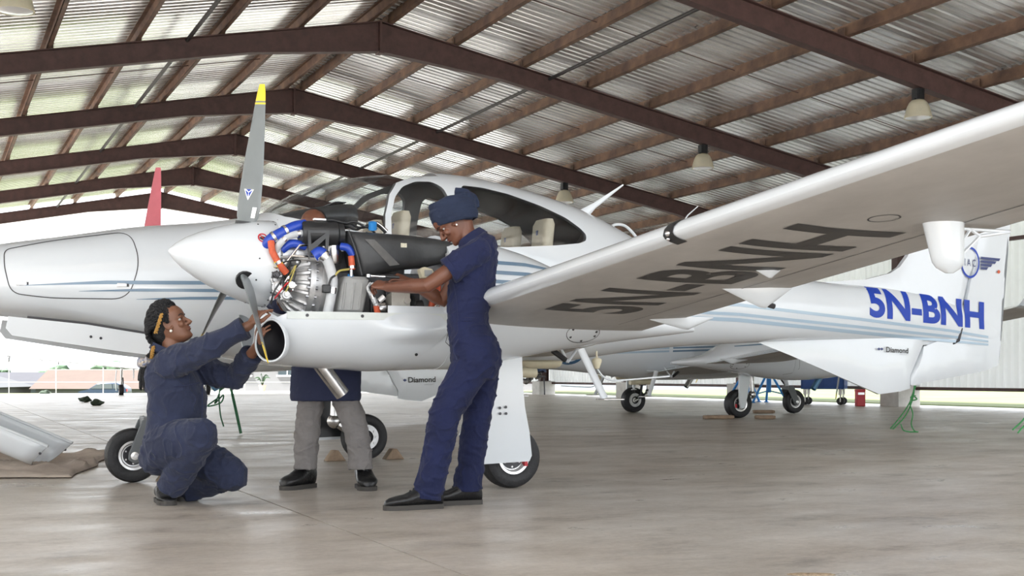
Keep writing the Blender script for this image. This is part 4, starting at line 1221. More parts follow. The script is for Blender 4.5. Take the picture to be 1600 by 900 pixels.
def open_engine(root):
    """left engine with its upper cowl off: lower cowl, engine and accessories"""
    TOP = 1.058
    # lower cowl: U-shaped shell, sheared rear edge, side bulge
    ts = [-1.70, -1.69, -1.67] + rng(-1.64, -0.56, 30)
    nph = 44
    def cpt(t, k, inset):
        row = table(COWL, t); zb, zt, w, zm, e = row
        top = TOP + (0.0 if t > -1.60 else -0.0)
        # dip in the edge behind the spinner
        top -= 0.030 * math.exp(-((t + 1.60) / 0.035) ** 2)
        ph = PI + PI * k / nph
        y, z = sec_pt((zb, zt, w, zm, e), ph, inset)
        z = min(z, zm) - (zm - top) * max(0, (z - zb) / (zm - zb)) ** 3
        tt = t + (0.0 if t < -1.1 else -0.26 * ((t + 1.1) / 0.54) * max(0, (TOP - z) / 0.33))
        b = 0.06 * math.exp(-((tt + 0.84) / 0.15) ** 2 - ((z - 0.955) / 0.06) ** 2) * (1 if y > 0 else 0)
        if y > 0 and z < 0.925: b *= math.exp(-((z - 0.925) / 0.03) ** 2)
        return tt, SN + y + b, z
    outer = [[A(*cpt(t, k, 0.0)) for k in range(nph + 1)] for t in ts]
    inner = [[A(*cpt(t, k, 0.012)) for k in range(nph, -1, -1)] for t in ts]
    mb = MB(); mb.loft([o + i for o, i in zip(outer, inner)])
    cowl = mb.build('lower_cowl', M_white, root, smooth=50)
    loft_body(COWL, rng(-1.0, -0.57, 10), 40, SN, 0.005, PI, 2 * PI, False, False).build('nacelle_chin', M_white, root, smooth=50)
    # flange along the near edge
    mb = MB(); vs = []
    tt = rng(-1.56, -0.60, 20)
    for t in tt:
        s_ = SN + sec_w(COWL, t, TOP - 0.01)
        vs += [A(t, s_ + 0.004, TOP + 0.001), A(t, s_ + 0.004, TOP - 0.040), A(t, s_ - 0.01, TOP - 0.040), A(t, s_ - 0.01, TOP + 0.001)]
    n = len(tt); mb.add(vs, [(4 * i + k, 4 * i + (k + 1) % 4, 4 * i + 4 + (k + 1) % 4, 4 * i + 4 + k) for i in range(n - 1) for k in range(4)] + [(3, 2, 1, 0), (4 * n - 4, 4 * n - 3, 4 * n - 2, 4 * n - 1)])
    mb.build('cowl_flange', mat('primer_white', (0.66, 0.70, 0.68), 0.5, var=0.08, vscale=8), cowl)
    for t in (-1.455, -1.15, -0.875, -0.70):
        z = TOP - 0.02 if t != -0.70 else 0.975
        mb = MB(); s_ = cowl_surf(t, z) + 0.004
        disc(mb, A(t, s_, z), (0, -1, 0), 0.009, 0.004, 12); mb.build('cowl_screw', M_bolt, cowl)
    mb = MB(); disc(mb, A(-0.80, cowl_surf(-0.80, 0.83) - 0.003, 0.83), (0, -0.8, -0.5), 0.009, 0.004, 12); mb.build('cowl_screw', M_bolt, cowl)
    # air intake: dark oval duct on the front shoulder with a rounded lip
    c = A(-1.640, 1.945, 0.90); nrm = A(-0.62, 0.78, 0.04) - A(0, 0, 0); nrm.normalize()
    up_, e_ = V3((0, 0, 1)), None
    h_, v_ = frame_from(nrm)[1], frame_from(nrm)[0]
    def oval(a, sc): 
        cc, ss = math.cos(a), math.sin(a)
        return h_ * (0.085 * sc * cc * (1.0 - 0.12 * ss)) + v_ * (0.110 * sc * ss)
    mb = MB(); rings = []
    for sc, d in ((1.08, -0.03), (1.10, 0.0), (1.07, 0.012), (1.0, 0.014), (0.97, 0.006), (0.955, -0.01)):
        rings.append([c + oval(2 * PI * k / 36, sc) + nrm * d for k in range(36)])
    mb.loft(rings, False, False); lip = mb.build('intake_lip', M_white, cowl)
    mb = MB(); rings = []
    for sc, d in ((0.985, 0.006), (0.95, 0.004), (0.8, -0.012), (0.5, -0.028), (0.2, -0.034), (0.02, -0.035)):
        rings.append([c + oval(2 * PI * k / 36, sc) + nrm * d for k in range(36)])
    mb.loft(rings, False, True); mb.build('intake_duct', mat('gloss_black', (0.005, 0.005, 0.007), 0.5, spec=0.2), cowl)
    # firewall
    MB().prism([A(-0.60, SN - 0.33, 1.0), A(-0.60, SN + 0.33, 1.0), A(-0.60, SN + 0.34, 1.3), A(-0.60, SN + 0.22, 1.47), A(-0.60, SN - 0.22, 1.47), A(-0.60, SN - 0.34, 1.3)], (-0.01, 0, 0), (0.02, 0, 0)).build('firewall', M_alu, root)

    # engine block and everything bolted to it
    mb = MB()
    mb.box2(A(-1.40, SN - 0.17, 0.84), A(-0.72, SN + 0.14, 1.30))
    mb.box2(A(-1.42, SN - 0.12, 1.28), A(-0.80, SN + 0.10, 1.42))
    for k in range(6): mb.box2(A(-1.30 + 0.09 * k, SN + 0.13, 0.90), A(-1.27 + 0.09 * k, SN + 0.165, 1.25))
    eng = mb.build('engine_block', mat('dark_engine_metal', (0.11, 0.11, 0.115), 0.5, 0.5, var=0.4, vscale=12), root, smooth=0, bevel=0.008)
    S = 1.86
    # gearbox bell housing (axis along t) with bolted flange and ribs
    mb = MB(); ax = (1, 0, -0.1)
    mb.lathe([(0.03, -0.02), (0.07, -0.015), (0.075, 0.02), (0.11, 0.035), (0.14, 0.07), (0.165, 0.11), (0.175, 0.14), (0.20, 0.145), (0.20, 0.175), (0.185, 0.178), (0.185, 0.215), (0.205, 0.218), (0.205, 0.245), (0.15, 0.25)], A(-1.555, 1.715, 1.235), ax, 40)
    a_, b_ = frame_from(V3(ax))
    for k in range(20):
        d = a_ * math.cos(2 * PI * k / 20) + b_ * math.sin(2 * PI * k / 20); o_ = A(-1.555, 1.715, 1.235); axn = V3(ax).normalized()
        mb.tube([o_ + axn * 0.030 + d * 0.10, o_ + axn * 0.075 + d * 0.148, o_ + axn * 0.145 + d * 0.188], [0.009, 0.012, 0.013], 6)
    gb = mb.build('gearbox_housing', M_alu, eng, smooth=40)
    mb = MB()
    for k in range(24):
        d = a_ * math.cos(2 * PI * (k + .5) / 24) + b_ * math.sin(2 * PI * (k + .5) / 24); o_ = A(-1.555, 1.715, 1.235)
        mb.tube([o_ + axn * 0.128 + d * 0.191, o_ + axn * 0.19 + d * 0.191], 0.008, 6)
    mb.build('flange_bolts', mat('bolt_steel', (0.33, 0.33, 0.34), 0.35, 1.0), eng, smooth=0)['kind'] = 'stuff'
    # governor and pumps in front of the housing
    for (t, s_, z, r, ln, axx, m) in ((-1.60, 1.82, 1.31, 0.032, 0.07, (0, -1, 0), M_steelpipe), (-1.585, 1.86, 1.19, 0.036, 0.06, (0, -1, 0), M_alu), (-1.55, 1.87, 1.14, 0.028, 0.07, (0, -1, 0.2), M_alu), (-1.62, 1.80, 1.235, 0.025, 0.09, (0.2, -1, 0), M_alu), (-1.52, 1.89, 1.205, 0.024, 0.05, (0, -1, 0), M_steelpipe), (-1.60, 1.86, 1.26, 0.02, 0.06, (0, -1, 0), M_bolt)):
        mb = MB(); mb.lathe([(0.0, 0), (r, 0), (r, ln * 0.5), (r * 0.8, ln * 0.55), (r * 0.8, ln * 0.8), (r * 0.5, ln * 0.82), (r * 0.5, ln), (0, ln)], A(t, s_, z), axx, 18)
        for k in range(5):
            q = A(t, s_, z) + V3((math.cos(k * 1.257) * r * 1.05, 0, math.sin(k * 1.257) * r * 1.05)); mb.tube([q, q + V3(axx) * ln * 0.45], 0.0055, 6)
        mb.build('governor_pump', m, eng)
    random.seed(11)
    mb = MB()
    for k in range(46):
        t = random.uniform(-1.63, -1.5); z = random.uniform(1.12, 1.36); s_ = random.uniform(1.80, 1.87)
        d = V3((random.uniform(-.5, .5), -1, random.uniform(-.5, .5))).normalized(); L = random.uniform(0.015, 0.045); r = random.uniform(0.004, 0.010)
        p = A(t, s_, z); mb.tube([p, p + d * L], r, 6); mb.tube([p + d * L * 0.4, p + d * L * 0.6], r * 1.7, 6)
    mb.build('pipe_fittings', mat('fitting_steel', (0.42, 0.42, 0.43), 0.3, 1.0, var=0.4, vscale=30), eng, smooth=0)['kind'] = 'stuff'
    for k in range(7):
        pts = [A(-1.63 + 0.02 * k, 1.90, 1.10 + 0.03 * k), A(-1.60 + 0.02 * k + random.uniform(-.03, .03), 1.925, 1.16 + 0.03 * k), A(-1.56 + random.uniform(-.03, .03), 1.92, 1.20 + random.uniform(-.08, .12)), A(-1.53 + random.uniform(-.03, .02), 1.88, 1.24 + random.uniform(-.08, .1))]
        MB().tube(spline(pts, 5), 0.0045, 6).build('wire', (M_blk, M_red, M_blk, M_steelpipe, M_blk, mat('yellow_wire', (0.45, 0.38, 0.10), 0.5), M_blk)[k], eng)
    # valve cover / intake casting
    mb = MB(); rings = []
    for t, w, h in ((-1.60, 0.09, 0.045), (-1.58, 0.11, 0.06), (-1.40, 0.12, 0.07), (-1.30, 0.12, 0.065), (-1.28, 0.10, 0.05)):
        rings.append([A(t, 1.74 + w * math.copysign(abs(math.cos(a)) ** 0.5, math.cos(a)), 1.385 - 0.03 * (t + 1.6) + h * math.copysign(abs(math.sin(a)) ** 0.5, math.sin(a))) for a in rng(0, 2 * PI, 20)[:-1]])
    mb.loft(rings)
    for k in range(4): mb.box(A(-1.55 + 0.075 * k, 1.862, 1.385), (0.012, 0.012, 0.11))
    mb.tube([A(-1.60, 1.87, 1.36), A(-1.28, 1.87, 1.35)], 0.010, 8)
    mb.build('valve_cover', M_alu, eng, smooth=35)
    MB().tube([A(-1.555, 1.90, 1.315), A(-1.47, 1.90, 1.425), A(-1.425, 1.89, 1.43)], 0.008, 8).build('steel_tube', M_chrome, eng)
    MB().tube([A(-1.52, 1.90, 1.365), A(-1.33, 1.90, 1.358)], 0.010, 8).build('fuel_rail', M_chrome, eng)
    # black canister and bracket
    mb = MB(); mb.lathe([(0.0, 0), (0.066, 0), (0.070, 0.012), (0.070, 0.20), (0.062, 0.21), (0.062, 0.24), (0.0, 0.242)], A(-1.455, S, 1.497), (1, 0, 0.02), 28)
    can = mb.build('air_canister', M_blk, eng)
    pl = [(-1.435, 1.505), (-1.312, 1.512), (-1.322, 1.36), (-1.36, 1.385), (-1.40, 1.385), (-1.43, 1.35)]
    tri1 = [(-1.42, 1.49), (-1.335, 1.495), (-1.415, 1.43)]; tri2 = [(-1.335, 1.465), (-1.335, 1.415), (-1.385, 1.418)]
    plate = MB().prism([A(t, S + 0.075, z) for t, z in pl], (0, -0.006, 0), (0, 0.006, 0)).mesh('bracket', 0)
    cuts = [MB().prism([A(t, S + 0.075, z) for t, z in q], (0, -0.05, 0), (0, 0.05, 0)).mesh('cut', 0) for q in (tri1, tri2)]
    br = boolean(plate, cuts); br.materials.clear(); obj('bracket', br, M_char, eng)
    # hoses
    def hose(pts, r, m, nm, clamps=()):
        q = spline([A(*p) for p in pts], 6); h = MB().tube(q, r, 14).build(nm, m, eng)
        for i in clamps:
            i = int(i * (len(q) - 1)); d = (q[min(i + 1, len(q) - 1)] - q[max(i - 1, 0)]).normalized()
            MB().lathe([(r * 1.1, -0.008), (r * 1.1, 0.008), (r * 0.9, 0.008), (r * 0.9, -0.008)], q[i], d, 16, False).build('hose_clamp', M_chrome, h)
        return h
    hose([(-1.645, 1.84, 1.40), (-1.63, 1.88, 1.45), (-1.56, 1.89, 1.495), (-1.49, 1.88, 1.53), (-1.43, 1.86, 1.545)], 0.030, M_blue, 'coolant_hose', (0.35, 0.55))
    hose([(-1.60, 1.88, 1.39), (-1.58, 1.90, 1.43), (-1.53, 1.90, 1.475), (-1.45, 1.89, 1.495)], 0.020, M_hosegrey, 'grey_elbow_hose', (0.5, 0.9))
    hose([(-1.56, 1.86, 1.40), (-1.51, 1.88, 1.435), (-1.43, 1.87, 1.425)], 0.024, M_blue, 'coolant_hose')
    hose([(-1.63, 1.90, 1.44), (-1.625, 1.92, 1.38), (-1.59, 1.93, 1.315), (-1.55, 1.92, 1.27)], 0.019, M_orange, 'orange_hose', (0.62,))
    hose([(-1.605, 1.925, 1.335), (-1.585, 1.928, 1.31)], 0.0205, M_yellow, 'hose_label')
    hose([(-1.395, 1.94, 1.36), (-1.36, 1.955, 1.375), (-1.325, 1.96, 1.33), (-1.30, 1.96, 1.235), (-1.31, 1.955, 1.14), (-1.325, 1.94, 1.05)], 0.028, M_hosegrey, 'grey_drop_hose', (0.3, 0.72, 0.76))
    hose([(-1.40, 1.94, 1.365), (-1.37, 1.95, 1.385), (-1.345, 1.957, 1.365)], 0.034, M_blue, 'blue_coupling', (0.95,))
    mb = MB(); mb.lathe([(0.0, 0), (0.040, 0), (0.046, 0.012), (0.046, 0.11), (0.03, 0.13), (0, 0.13)], A(-1.262, 1.84, 1.335), (0, 0, 1), 24); mb.build('fuel_filter', M_steelpipe, eng)
    hose([(-1.235, 1.90, 1.43), (-1.20, 1.92, 1.42), (-1.17, 1.92, 1.38)], 0.022, M_blue, 'coolant_hose')
    hose([(-1.185, 1.93, 1.375), (-1.18, 1.935, 1.30)], 0.018, M_orange, 'orange_hose', (0.9,))
    hose([(-1.185, 1.935, 1.30), (-1.185, 1.935, 1.262)], 0.011, M_chrome, 'hose_end')
    hose([(-1.30, 1.98, 1.25), (-1.27, 1.985, 1.285), (-1.21, 1.97, 1.298)], 0.006, mat('yellow_wire', (0.45, 0.38, 0.10), 0.5), 'wire')
    hose([(-1.335, 1.985, 1.19), (-1.32, 1.99, 1.24), (-1.295, 1.985, 1.26)], 0.006, M_blk, 'wire')
    MB().box(A(-1.345, 1.985, 1.185), (0.045, 0.03, 0.045)).build('sensor_plug', M_blk, eng, bevel=0.005)
    # charcoal plenum
    mb = MB(); rings = []
    for t, zt, zb, s_, d in ((-1.205, 1.517, 1.265, 1.90, 0.12), (-1.19, 1.525, 1.252, 1.935, 0.2), (-1.15, 1.522, 1.258, 1.955, 0.28), (-1.0, 1.518, 1.285, 1.965, 0.30), (-0.85, 1.515, 1.318, 1.96, 0.30), (-0.70, 1.508, 1.335, 1.94, 0.28), (-0.58, 1.498, 1.37, 1.90, 0.24), (-0.50, 1.485, 1.40, 1.86, 0.18)):
        zm, hh = (zt + zb) / 2, (zt - zb) / 2
        rings.append([A(t + (0.06 * (1 - (z_ - zb) / (zt - zb)) if t < -1.1 else 0), s_ - d / 2 + y_, z_) for y_, z_ in [(d / 2 * math.copysign(abs(math.cos(a)) ** 0.6, math.cos(a)), zm + hh * math.copysign(abs(math.sin(a)) ** 0.6, math.sin(a))) for a in rng(0, 2 * PI, 32)[:-1]]])
    mb.loft(rings); pln = mb.build('intake_plenum', M_char, eng, smooth=50)
    def plen_s(t): return table([(-1.205, 1.90), (-1.15, 1.955), (-1.0, 1.965), (-0.85, 1.96), (-0.7, 1.94), (-0.5, 1.86)], t)[0]
    mb = MB(); q = [(-1.115, 1.47), (-1.06, 1.47), (-0.91, 1.335), (-0.97, 1.325)]
    vs = []
    for u in rng(0, 1, 8):
        for a, b in ((q[0], q[3]), (q[1], q[2])):
            t, z = lerp(a[0], b[0], u), lerp(a[1], b[1], u); vs.append(A(t, plen_s(t) + 0.0015, z))
    mb.add(vs, [(2 * i, 2 * i + 1, 2 * i + 3, 2 * i + 2) for i in range(8)]); mb.build('tape_strip', mat('grey_tape', (0.12, 0.118, 0.115), 0.6, var=0.2, vscale=20), pln, fix=False)
    MB().box(A(-0.885, plen_s(-0.885) + 0.001, 1.445), (0.036, 0.004, 0.024)).build('part_sticker', mat('paper_label', (0.72, 0.69, 0.55), 0.7, var=0.3, vscale=120), pln)
    mb = MB(); mb.tube(spline([A(-1.20, 1.93, 1.515), A(-1.165, 1.955, 1.40), A(-1.13, 1.955, 1.27)], 6), 0.008, 8); mb.build('plenum_seam', M_blk, pln)
    # grey reservoir
    mb = MB(); rings = []
    for z, t0, t1, d in ((1.06, -1.265, -1.115, 0.10), (1.075, -1.27, -1.11, 0.13), (1.20, -1.25, -1.085, 0.14), (1.245, -1.235, -1.08, 0.14), (1.262, -1.225, -1.095, 0.11)):
        rings.append([A((t0 + t1) / 2 + (t1 - t0) / 2 * math.copysign(abs(math.cos(a)) ** 0.35, math.cos(a)), 1.88 + d / 2 * math.copysign(abs(math.sin(a)) ** 0.35, math.sin(a)), z) for a in rng(0, 2 * PI, 28)[:-1]])
    mb.loft(rings); rs = mb.build('coolant_reservoir', M_greyplast, eng, smooth=40)
    for t in (-1.235, -1.185, -1.14):
        MB().tube([A(t - 0.005, 1.948, 1.08), A(t + 0.012, 1.950, 1.225)], 0.006, 6).build('reservoir_rib', M_greyplast, rs)
    MB().lathe([(0.0, 0), (0.018, 0), (0.018, 0.014), (0.012, 0.018), (0, 0.018)], A(-1.185, 1.92, 1.258), (0, 0, 1), 16).build('reservoir_cap', M_jackblue, rs)
    # starter / alternator
    mb = MB(); mb.lathe([(0.0, 0), (0.03, 0), (0.062, 0.01), (0.068, 0.03), (0.068, 0.10), (0.05, 0.115), (0, 0.118)], A(-0.955, 1.885, 1.11), (1, 0, 0.1), 24); mb.box(A(-0.90, 1.945, 1.12), (0.11, 0.02, 0.12)); mb.lathe([(0, 0), (0.02, 0), (0.02, 0.014), (0, 0.014)], A(-0.865, 1.955, 1.135), (0, -1, 0), 14)
    alt = mb.build('alternator', M_beige, eng, smooth=35)
    MB().lathe([(0.0, 0), (0.05, 0), (0.058, 0.008), (0.048, 0.018), (0.058, 0.028), (0.05, 0.036), (0, 0.036)], A(-0.835, 1.89, 1.12), (1, 0, 0.1), 24).build('pulley', M_blk, alt)
    MB().lathe([(0.0, 0), (0.035, 0), (0.04, 0.01), (0.04, 0.05), (0, 0.052)], A(-0.79, 1.87, 1.10), (1, 0, 0.1), 20).build('idler', M_bolt, alt)
    MB().lathe([(0.0, 0), (0.04, 0), (0.045, 0.01), (0.045, 0.05), (0, 0.052)], A(-1.03, 1.90, 1.085), (1, 0, 0.1), 20).build('starter_motor', M_steelpipe, eng)
    # silver wrapped loop with plug, orange leads
    hose([(-1.085, 1.975, 1.225), (-1.105, 1.98, 1.20), (-1.09, 1.985, 1.165), (-1.065, 1.985, 1.175), (-1.06, 1.98, 1.205), (-1.08, 1.975, 1.225)], 0.009, M_foil, 'wrapped_lead')
    hose([(-1.09, 1.985, 1.17), (-1.07, 1.985, 1.13), (-1.05, 1.98, 1.095)], 0.015, M_foil, 'wrapped_lead', (0.3,))
    hose([(-1.055, 1.98, 1.10), (-1.045, 1.975, 1.055)], 0.017, M_orange, 'orange_lead')
    hose([(-1.04, 1.98, 1.125), (-1.01, 1.985, 1.15)], 0.016, M_lampin, 'white_plug')
    hose([(-0.68, 1.93, 1.25), (-0.70, 1.94, 1.15), (-0.72, 1.93, 1.03)], 0.018, M_orange, 'orange_hose')
    hose([(-0.655, 1.92, 1.24), (-0.665, 1.93, 1.14), (-0.675, 1.925, 1.03)], 0.014, M_orange, 'orange_hose')
    hose([(-0.74, 1.96, 1.06), (-0.69, 1.965, 1.105), (-0.63, 1.96, 1.16)], 0.011, M_steelpipe, 'stay_rod', (0.4,))
    mb = MB(); mb.prism([A(t, 1.975, z) for t, z in ((-0.80, 1.31), (-0.77, 1.325), (-0.725, 1.315), (-0.705, 1.285), (-0.725, 1.262), (-0.785, 1.262))], (0, -0.02, 0), (0, 0.03, 0)); jb = mb.build('junction_box', M_ivory, eng, bevel=0.004)
    MB().box(A(-0.75, 1.997, 1.29), (0.045, 0.006, 0.035)).build('junction_face', M_greyplast, jb)
    # leads over the top
    for k, (z, m) in enumerate(((1.578, M_blk), (1.570, M_blk), (1.562, M_char))):
        pts = [(-1.36 + 0.01 * k, 1.84 - 0.02 * k, z)]
        for i in range(9):
            u = i / 8; pts.append((-1.30 + 0.30 * u, 1.86 - 0.03 * k, z - 0.02 * u + 0.018 * math.sin(u * 15 + k) * u))
        hose(pts, 0.007, m, 'wire')
    MB().box(A(-1.345, 1.86, 1.578), (0.07, 0.03, 0.012)).build('cable_tie_block', M_lampin, eng, bevel=0.003)
    mb = MB(); mb.lathe([(0.0, 0), (0.024, 0), (0.024, 0.045), (0.016, 0.047), (0.016, 0.03), (0, 0.03)], A(-1.035, 1.86, 1.535), (-0.1, -0.3, 1), 18); mb.build('blue_fitting', M_jackblue, eng)
    hose([(-1.02, 1.87, 1.575), (-0.99, 1.86, 1.56), (-0.95, 1.85, 1.53)], 0.014, M_chrome, 'chrome_fitting')

def make_aircraft(name, label, kind, text_tail, text_wing, text_side):
    root = empty(name)
    tag(root, label, 'aircraft', 'white light aircraft')
    fus = part('fuselage', FUS_ME, root)
    for k, nm in (('windshield', 'windshield'), ('side_left', 'side_window'), ('side_right', 'side_window'), ('rear_left', 'rear_window'), ('rear_right', 'rear_window')):
        part(nm, CAN[k], root)
    for sd in (1, -1):
        w = part('wing', cached(('wing', sd), lambda: wing_mesh(sd, True)), root)
        under_wing(root, sd)
        stripes(root, sd)
        gear_main(root, sd, sd < 0)
        if kind != 'single': nacelle_parts(root, sd, kind == 'open' and sd > 0)
    if kind == 'open':
        prop_assembly(root, 1, 5, False); prop_assembly(root, -1, 4, True); open_engine(root)
    elif kind == 'closed':
        prop_assembly(root, 1, 15, False); prop_assembly(root, -1, 40, False)
    gear_nose(root)
    fin, rud = tail_parts(root)
    cabin(root)
    small_bits(root)
    nose_door(root)
    if text_wing:
        me = map_mesh(text_mesh('registration', text_wing, 0.03), lambda x, y: A(lerp(0.206, -0.335, y), lerp(2.60, 4.80, x), wing_z(lerp(2.60, 4.80, x), lerp(0.206, -0.335, y)) - 0.002))
        obj('wing_registration', me, M_darkvinyl, root)
    if text_tail:
        def tail_map(x, y):
            t = lerp(4.02, 5.44, x); z = lerp(1.205, 1.475, y) - 0.085 * x - 0.02 * x * y
            return A(t, side_s(t, z) + 0.004, z)
        me = map_mesh(text_mesh('registration', text_tail, 0.036), tail_map)
        obj('tail_registration', me, M_bluetext, root)
        # maker's name on the ventral fin
        me = map_mesh(text_mesh('maker', 'Diamond', 0.02, 0.3), lambda x, y: A(4.28 + 0.25 * x, 0.062, lerp(0.908, 0.955, y) - 0.01 * x)); obj('maker_name', me, M_darkvinyl, root)
        me = map_mesh(text_mesh('maker2', 'AIRCRAFT', 0.0, 0.3), lambda x, y: A(4.43 + 0.10 * x, 0.062, lerp(0.885, 0.897, y) - 0.004 * x)); obj('maker_small', me, mat('grey_vinyl', (0.4, 0.42, 0.45), 0.5), root)
        mb = MB(); 
        for cx in (4.20, 4.232): mb.add([A(cx + dx, 0.062, 0.935 + dz) for dx, dz in ((-0.02, 0), (0, 0.013), (0.02, 0), (0, -0.013))], [(0, 1, 2, 3)])
        mb.build('maker_mark', M_navytext, root, smooth=0, fix=False)
        # school emblem: ring with letters and two striped wings
        c0 = (5.255, 1.725)
        es = lambda t, z: fin_half(t, z) + 0.006
        mb = MB(); vs = []
        for a in rng(0, 2 * PI, 40):
            for r in (0.122, 0.142): vs.append((c0[0] + r * 0.78 * math.cos(a), c0[1] + r * math.sin(a)))
        mb.add([A(t, 0.060, z) for t, z in vs], [(2 * i, 2 * i + 1, 2 * i + 3, 2 * i + 2) for i in range(40)]); em = mb.build('emblem_ring', M_bluetext, root, smooth=0, fix=False)
        for sd in (1, -1):
            mb = MB()
            for r in range(4):
                z0 = 0.055 - 0.031 * r; L = 0.24 - 0.05 * r
                x0 = 0.135
                q = [(x0, z0), (x0 + L, z0 + 0.004), (x0 + L - 0.018, z0 - 0.022), (x0, z0 - 0.022)]
                mb.add([A(c0[0] + sd * x, 0.060 if sd < 0 else 0.052, c0[1] + z + 0.01 - 0.05 * sd * x) for x, z in q], [(0, 1, 2, 3)])
            mb.build('emblem_wing', M_navytext, em, smooth=0, fix=False)
        me = map_mesh(text_mesh('emblem_text', 'I A C', 0.0, 0.3), lambda x, y: A(c0[0] - 0.065 + 0.13 * x, 0.060, c0[1] - 0.03 + 0.065 * y - 0.008 * x)); obj('emblem_letters', me, M_navytext, em)
        mb = MB(); disc(mb, A(5.63, 0.03, 1.655), (0, -1, 0), 0.016, 0.004, 14); mb.build('tail_light', M_orange, root)
    if text_side:
        def side_map(x, y):
            t = lerp(3.40, 1.90, x); z = lerp(0.94, 1.25, y) + 0.0 + 0.02 * x * 0
            return A(t, -(side_s(t, max(z, 0.935)) + 0.006), z - 0.004)
        me = map_mesh(text_mesh('registration', text_side, 0.02), side_map); obj('side_registration', me, mat('slate_blue_vinyl', (0.045, 0.12, 0.22), 0.4), root)
        me = map_mesh(text_mesh('maker', 'Diamond', 0.02, 0.3), lambda x, y: A(4.45 - 0.40 * x, -0.062, lerp(0.80, 0.875, y))); obj('maker_name', me, M_darkvinyl, root)
        me = map_mesh(text_mesh('maker2', 'AIRCRAFT', 0.0, 0.3), lambda x, y: A(4.22 - 0.15 * x, -0.062, lerp(0.76, 0.78, y))); obj('maker_small', me, mat('grey_vinyl', (0.4, 0.42, 0.45), 0.5), root)
        mb = MB(); 
        mb.add([A(4.50 + dx, -0.062, 0.835 + dz) for dx, dz in ((-0.03, 0), (0, 0.02), (0.03, 0), (0, -0.02))], [(0, 1, 2, 3)])
        mb.build('maker_mark', M_navytext, root, smooth=0, fix=False)
    return root

plane1 = make_aircraft('twin_engine_aircraft', 'white twin-engine aircraft 5N-BNH with its left engine uncovered', 'open', '5N-BNH', '5N-BNH', None)
plane1.location = (-0.644, 9.378, 0); plane1.rotation_euler = (0, 0, math.atan2(0.425, 0.905))
plane2 = make_aircraft('twin_engine_aircraft', 'second white twin-engine aircraft parked behind the tail of 5N-BNH', 'closed', None, None, '5N-JKO')
plane2.location = (2.98, 22.3, 0); plane2.rotation_euler = (0, 0, math.atan2(-0.43, -0.90)); plane2.scale = (1.15, 1.15, 1.15)
for ch in plane2.children:
    nm_ = ch.name.split('.')[0]
    if nm_ in ('main_wheel', 'nose_wheel'):
        cy = 0.0 if nm_ == 'nose_wheel' else (-1.435 if ch.bound_box[0][1] < 0 else 1.435)
        ch.scale = (1.05,) * 3; ch.location = V3((-2.072 if nm_ == 'nose_wheel' else 0.02, cy, 0)) * -0.05
    elif nm_ not in ('nose_gear_fork', 'main_gear_leg'): ch.location.z -= 0.215; ch.rotation_euler.y = 0.018
    if nm_ == 'gear_door':
        for k_ in list(ch.children): kill(k_)
        sd_ = 1 if ch.bound_box[0][1] < 0 else -1
        q_ = [(-0.16, 0.95), (0.06, 0.95), (0.07, 0.52), (0.05, 0.36), (-0.02, 0.36), (-0.07, 0.52)]
        ch.data = MB().prism([A(t, 1.54 * sd_, z) for t, z in q_], (0, -0.012, 0), (0, 0.012, 0)).mesh('gear_door', 0); ch.data.materials.append(M_white)
plane3 = make_aircraft('light_aircraft', 'white light aircraft parked outside beyond the kneeling mechanic', 'single', None, None, None)
plane3.location = (-11.85, 43.7, -0.02); plane3.rotation_euler = (0, 0, math.radians(-68))
# ------------------------------------------------------------------ things around the aircraft
def rope(name, strands, label, m=M_green, r=0.006):
    root = empty(name, strands[0][0]); tag(root, label, 'rope', 'green tie-down ropes')
    o0 = V3(strands[0][0])
    for s in strands:
        MB().tube([p - o0 for p in spline(s, 6)], r, 6).build('strand', m, root)
    return root
# tail tie-down rope of the first aircraft
tl = V3((-0.644, 9.378, 0)) + V3((0.905, 0.425, 0)) * 4.66 + V3((0, 0, 0.615))
def o3(p, dx, dy, dz): return (p.x + dx, p.y + dy, p.z + dz)
rope('tie_down_rope', [[o3(tl, 0, 0, 0), o3(tl, -0.03, 0, -0.12), o3(tl, -0.10, 0.02, -0.25), o3(tl, -0.21, 0.02, -0.385)], [o3(tl, 0, 0.01, 0), o3(tl, -0.01, 0.01, -0.1), o3(tl, -0.07, 0.02, -0.26), o3(tl, -0.185, 0.03, -0.39)],
    [o3(tl, 0.01, 0, 0), o3(tl, -0.04, 0, -0.15), o3(tl, -0.02, -0.01, -0.25), o3(tl, -0.03, 0, -0.34), o3(tl, -0.01, -0.02, -0.40), o3(tl, 0.02, -0.02, -0.41), o3(tl, -0.10, -0.03, -0.40), o3(tl, -0.13, -0.02, -0.34)],
    [o3(tl, 0, 0, -0.10), o3(tl, 0.02, 0, -0.12), o3(tl, -0.02, 0.01, -0.13), o3(tl, -0.03, 0.01, -0.10), o3(tl, 0.01, 0, -0.09)]], 'green rope hanging from the tail of the aircraft marked 5N-BNH')
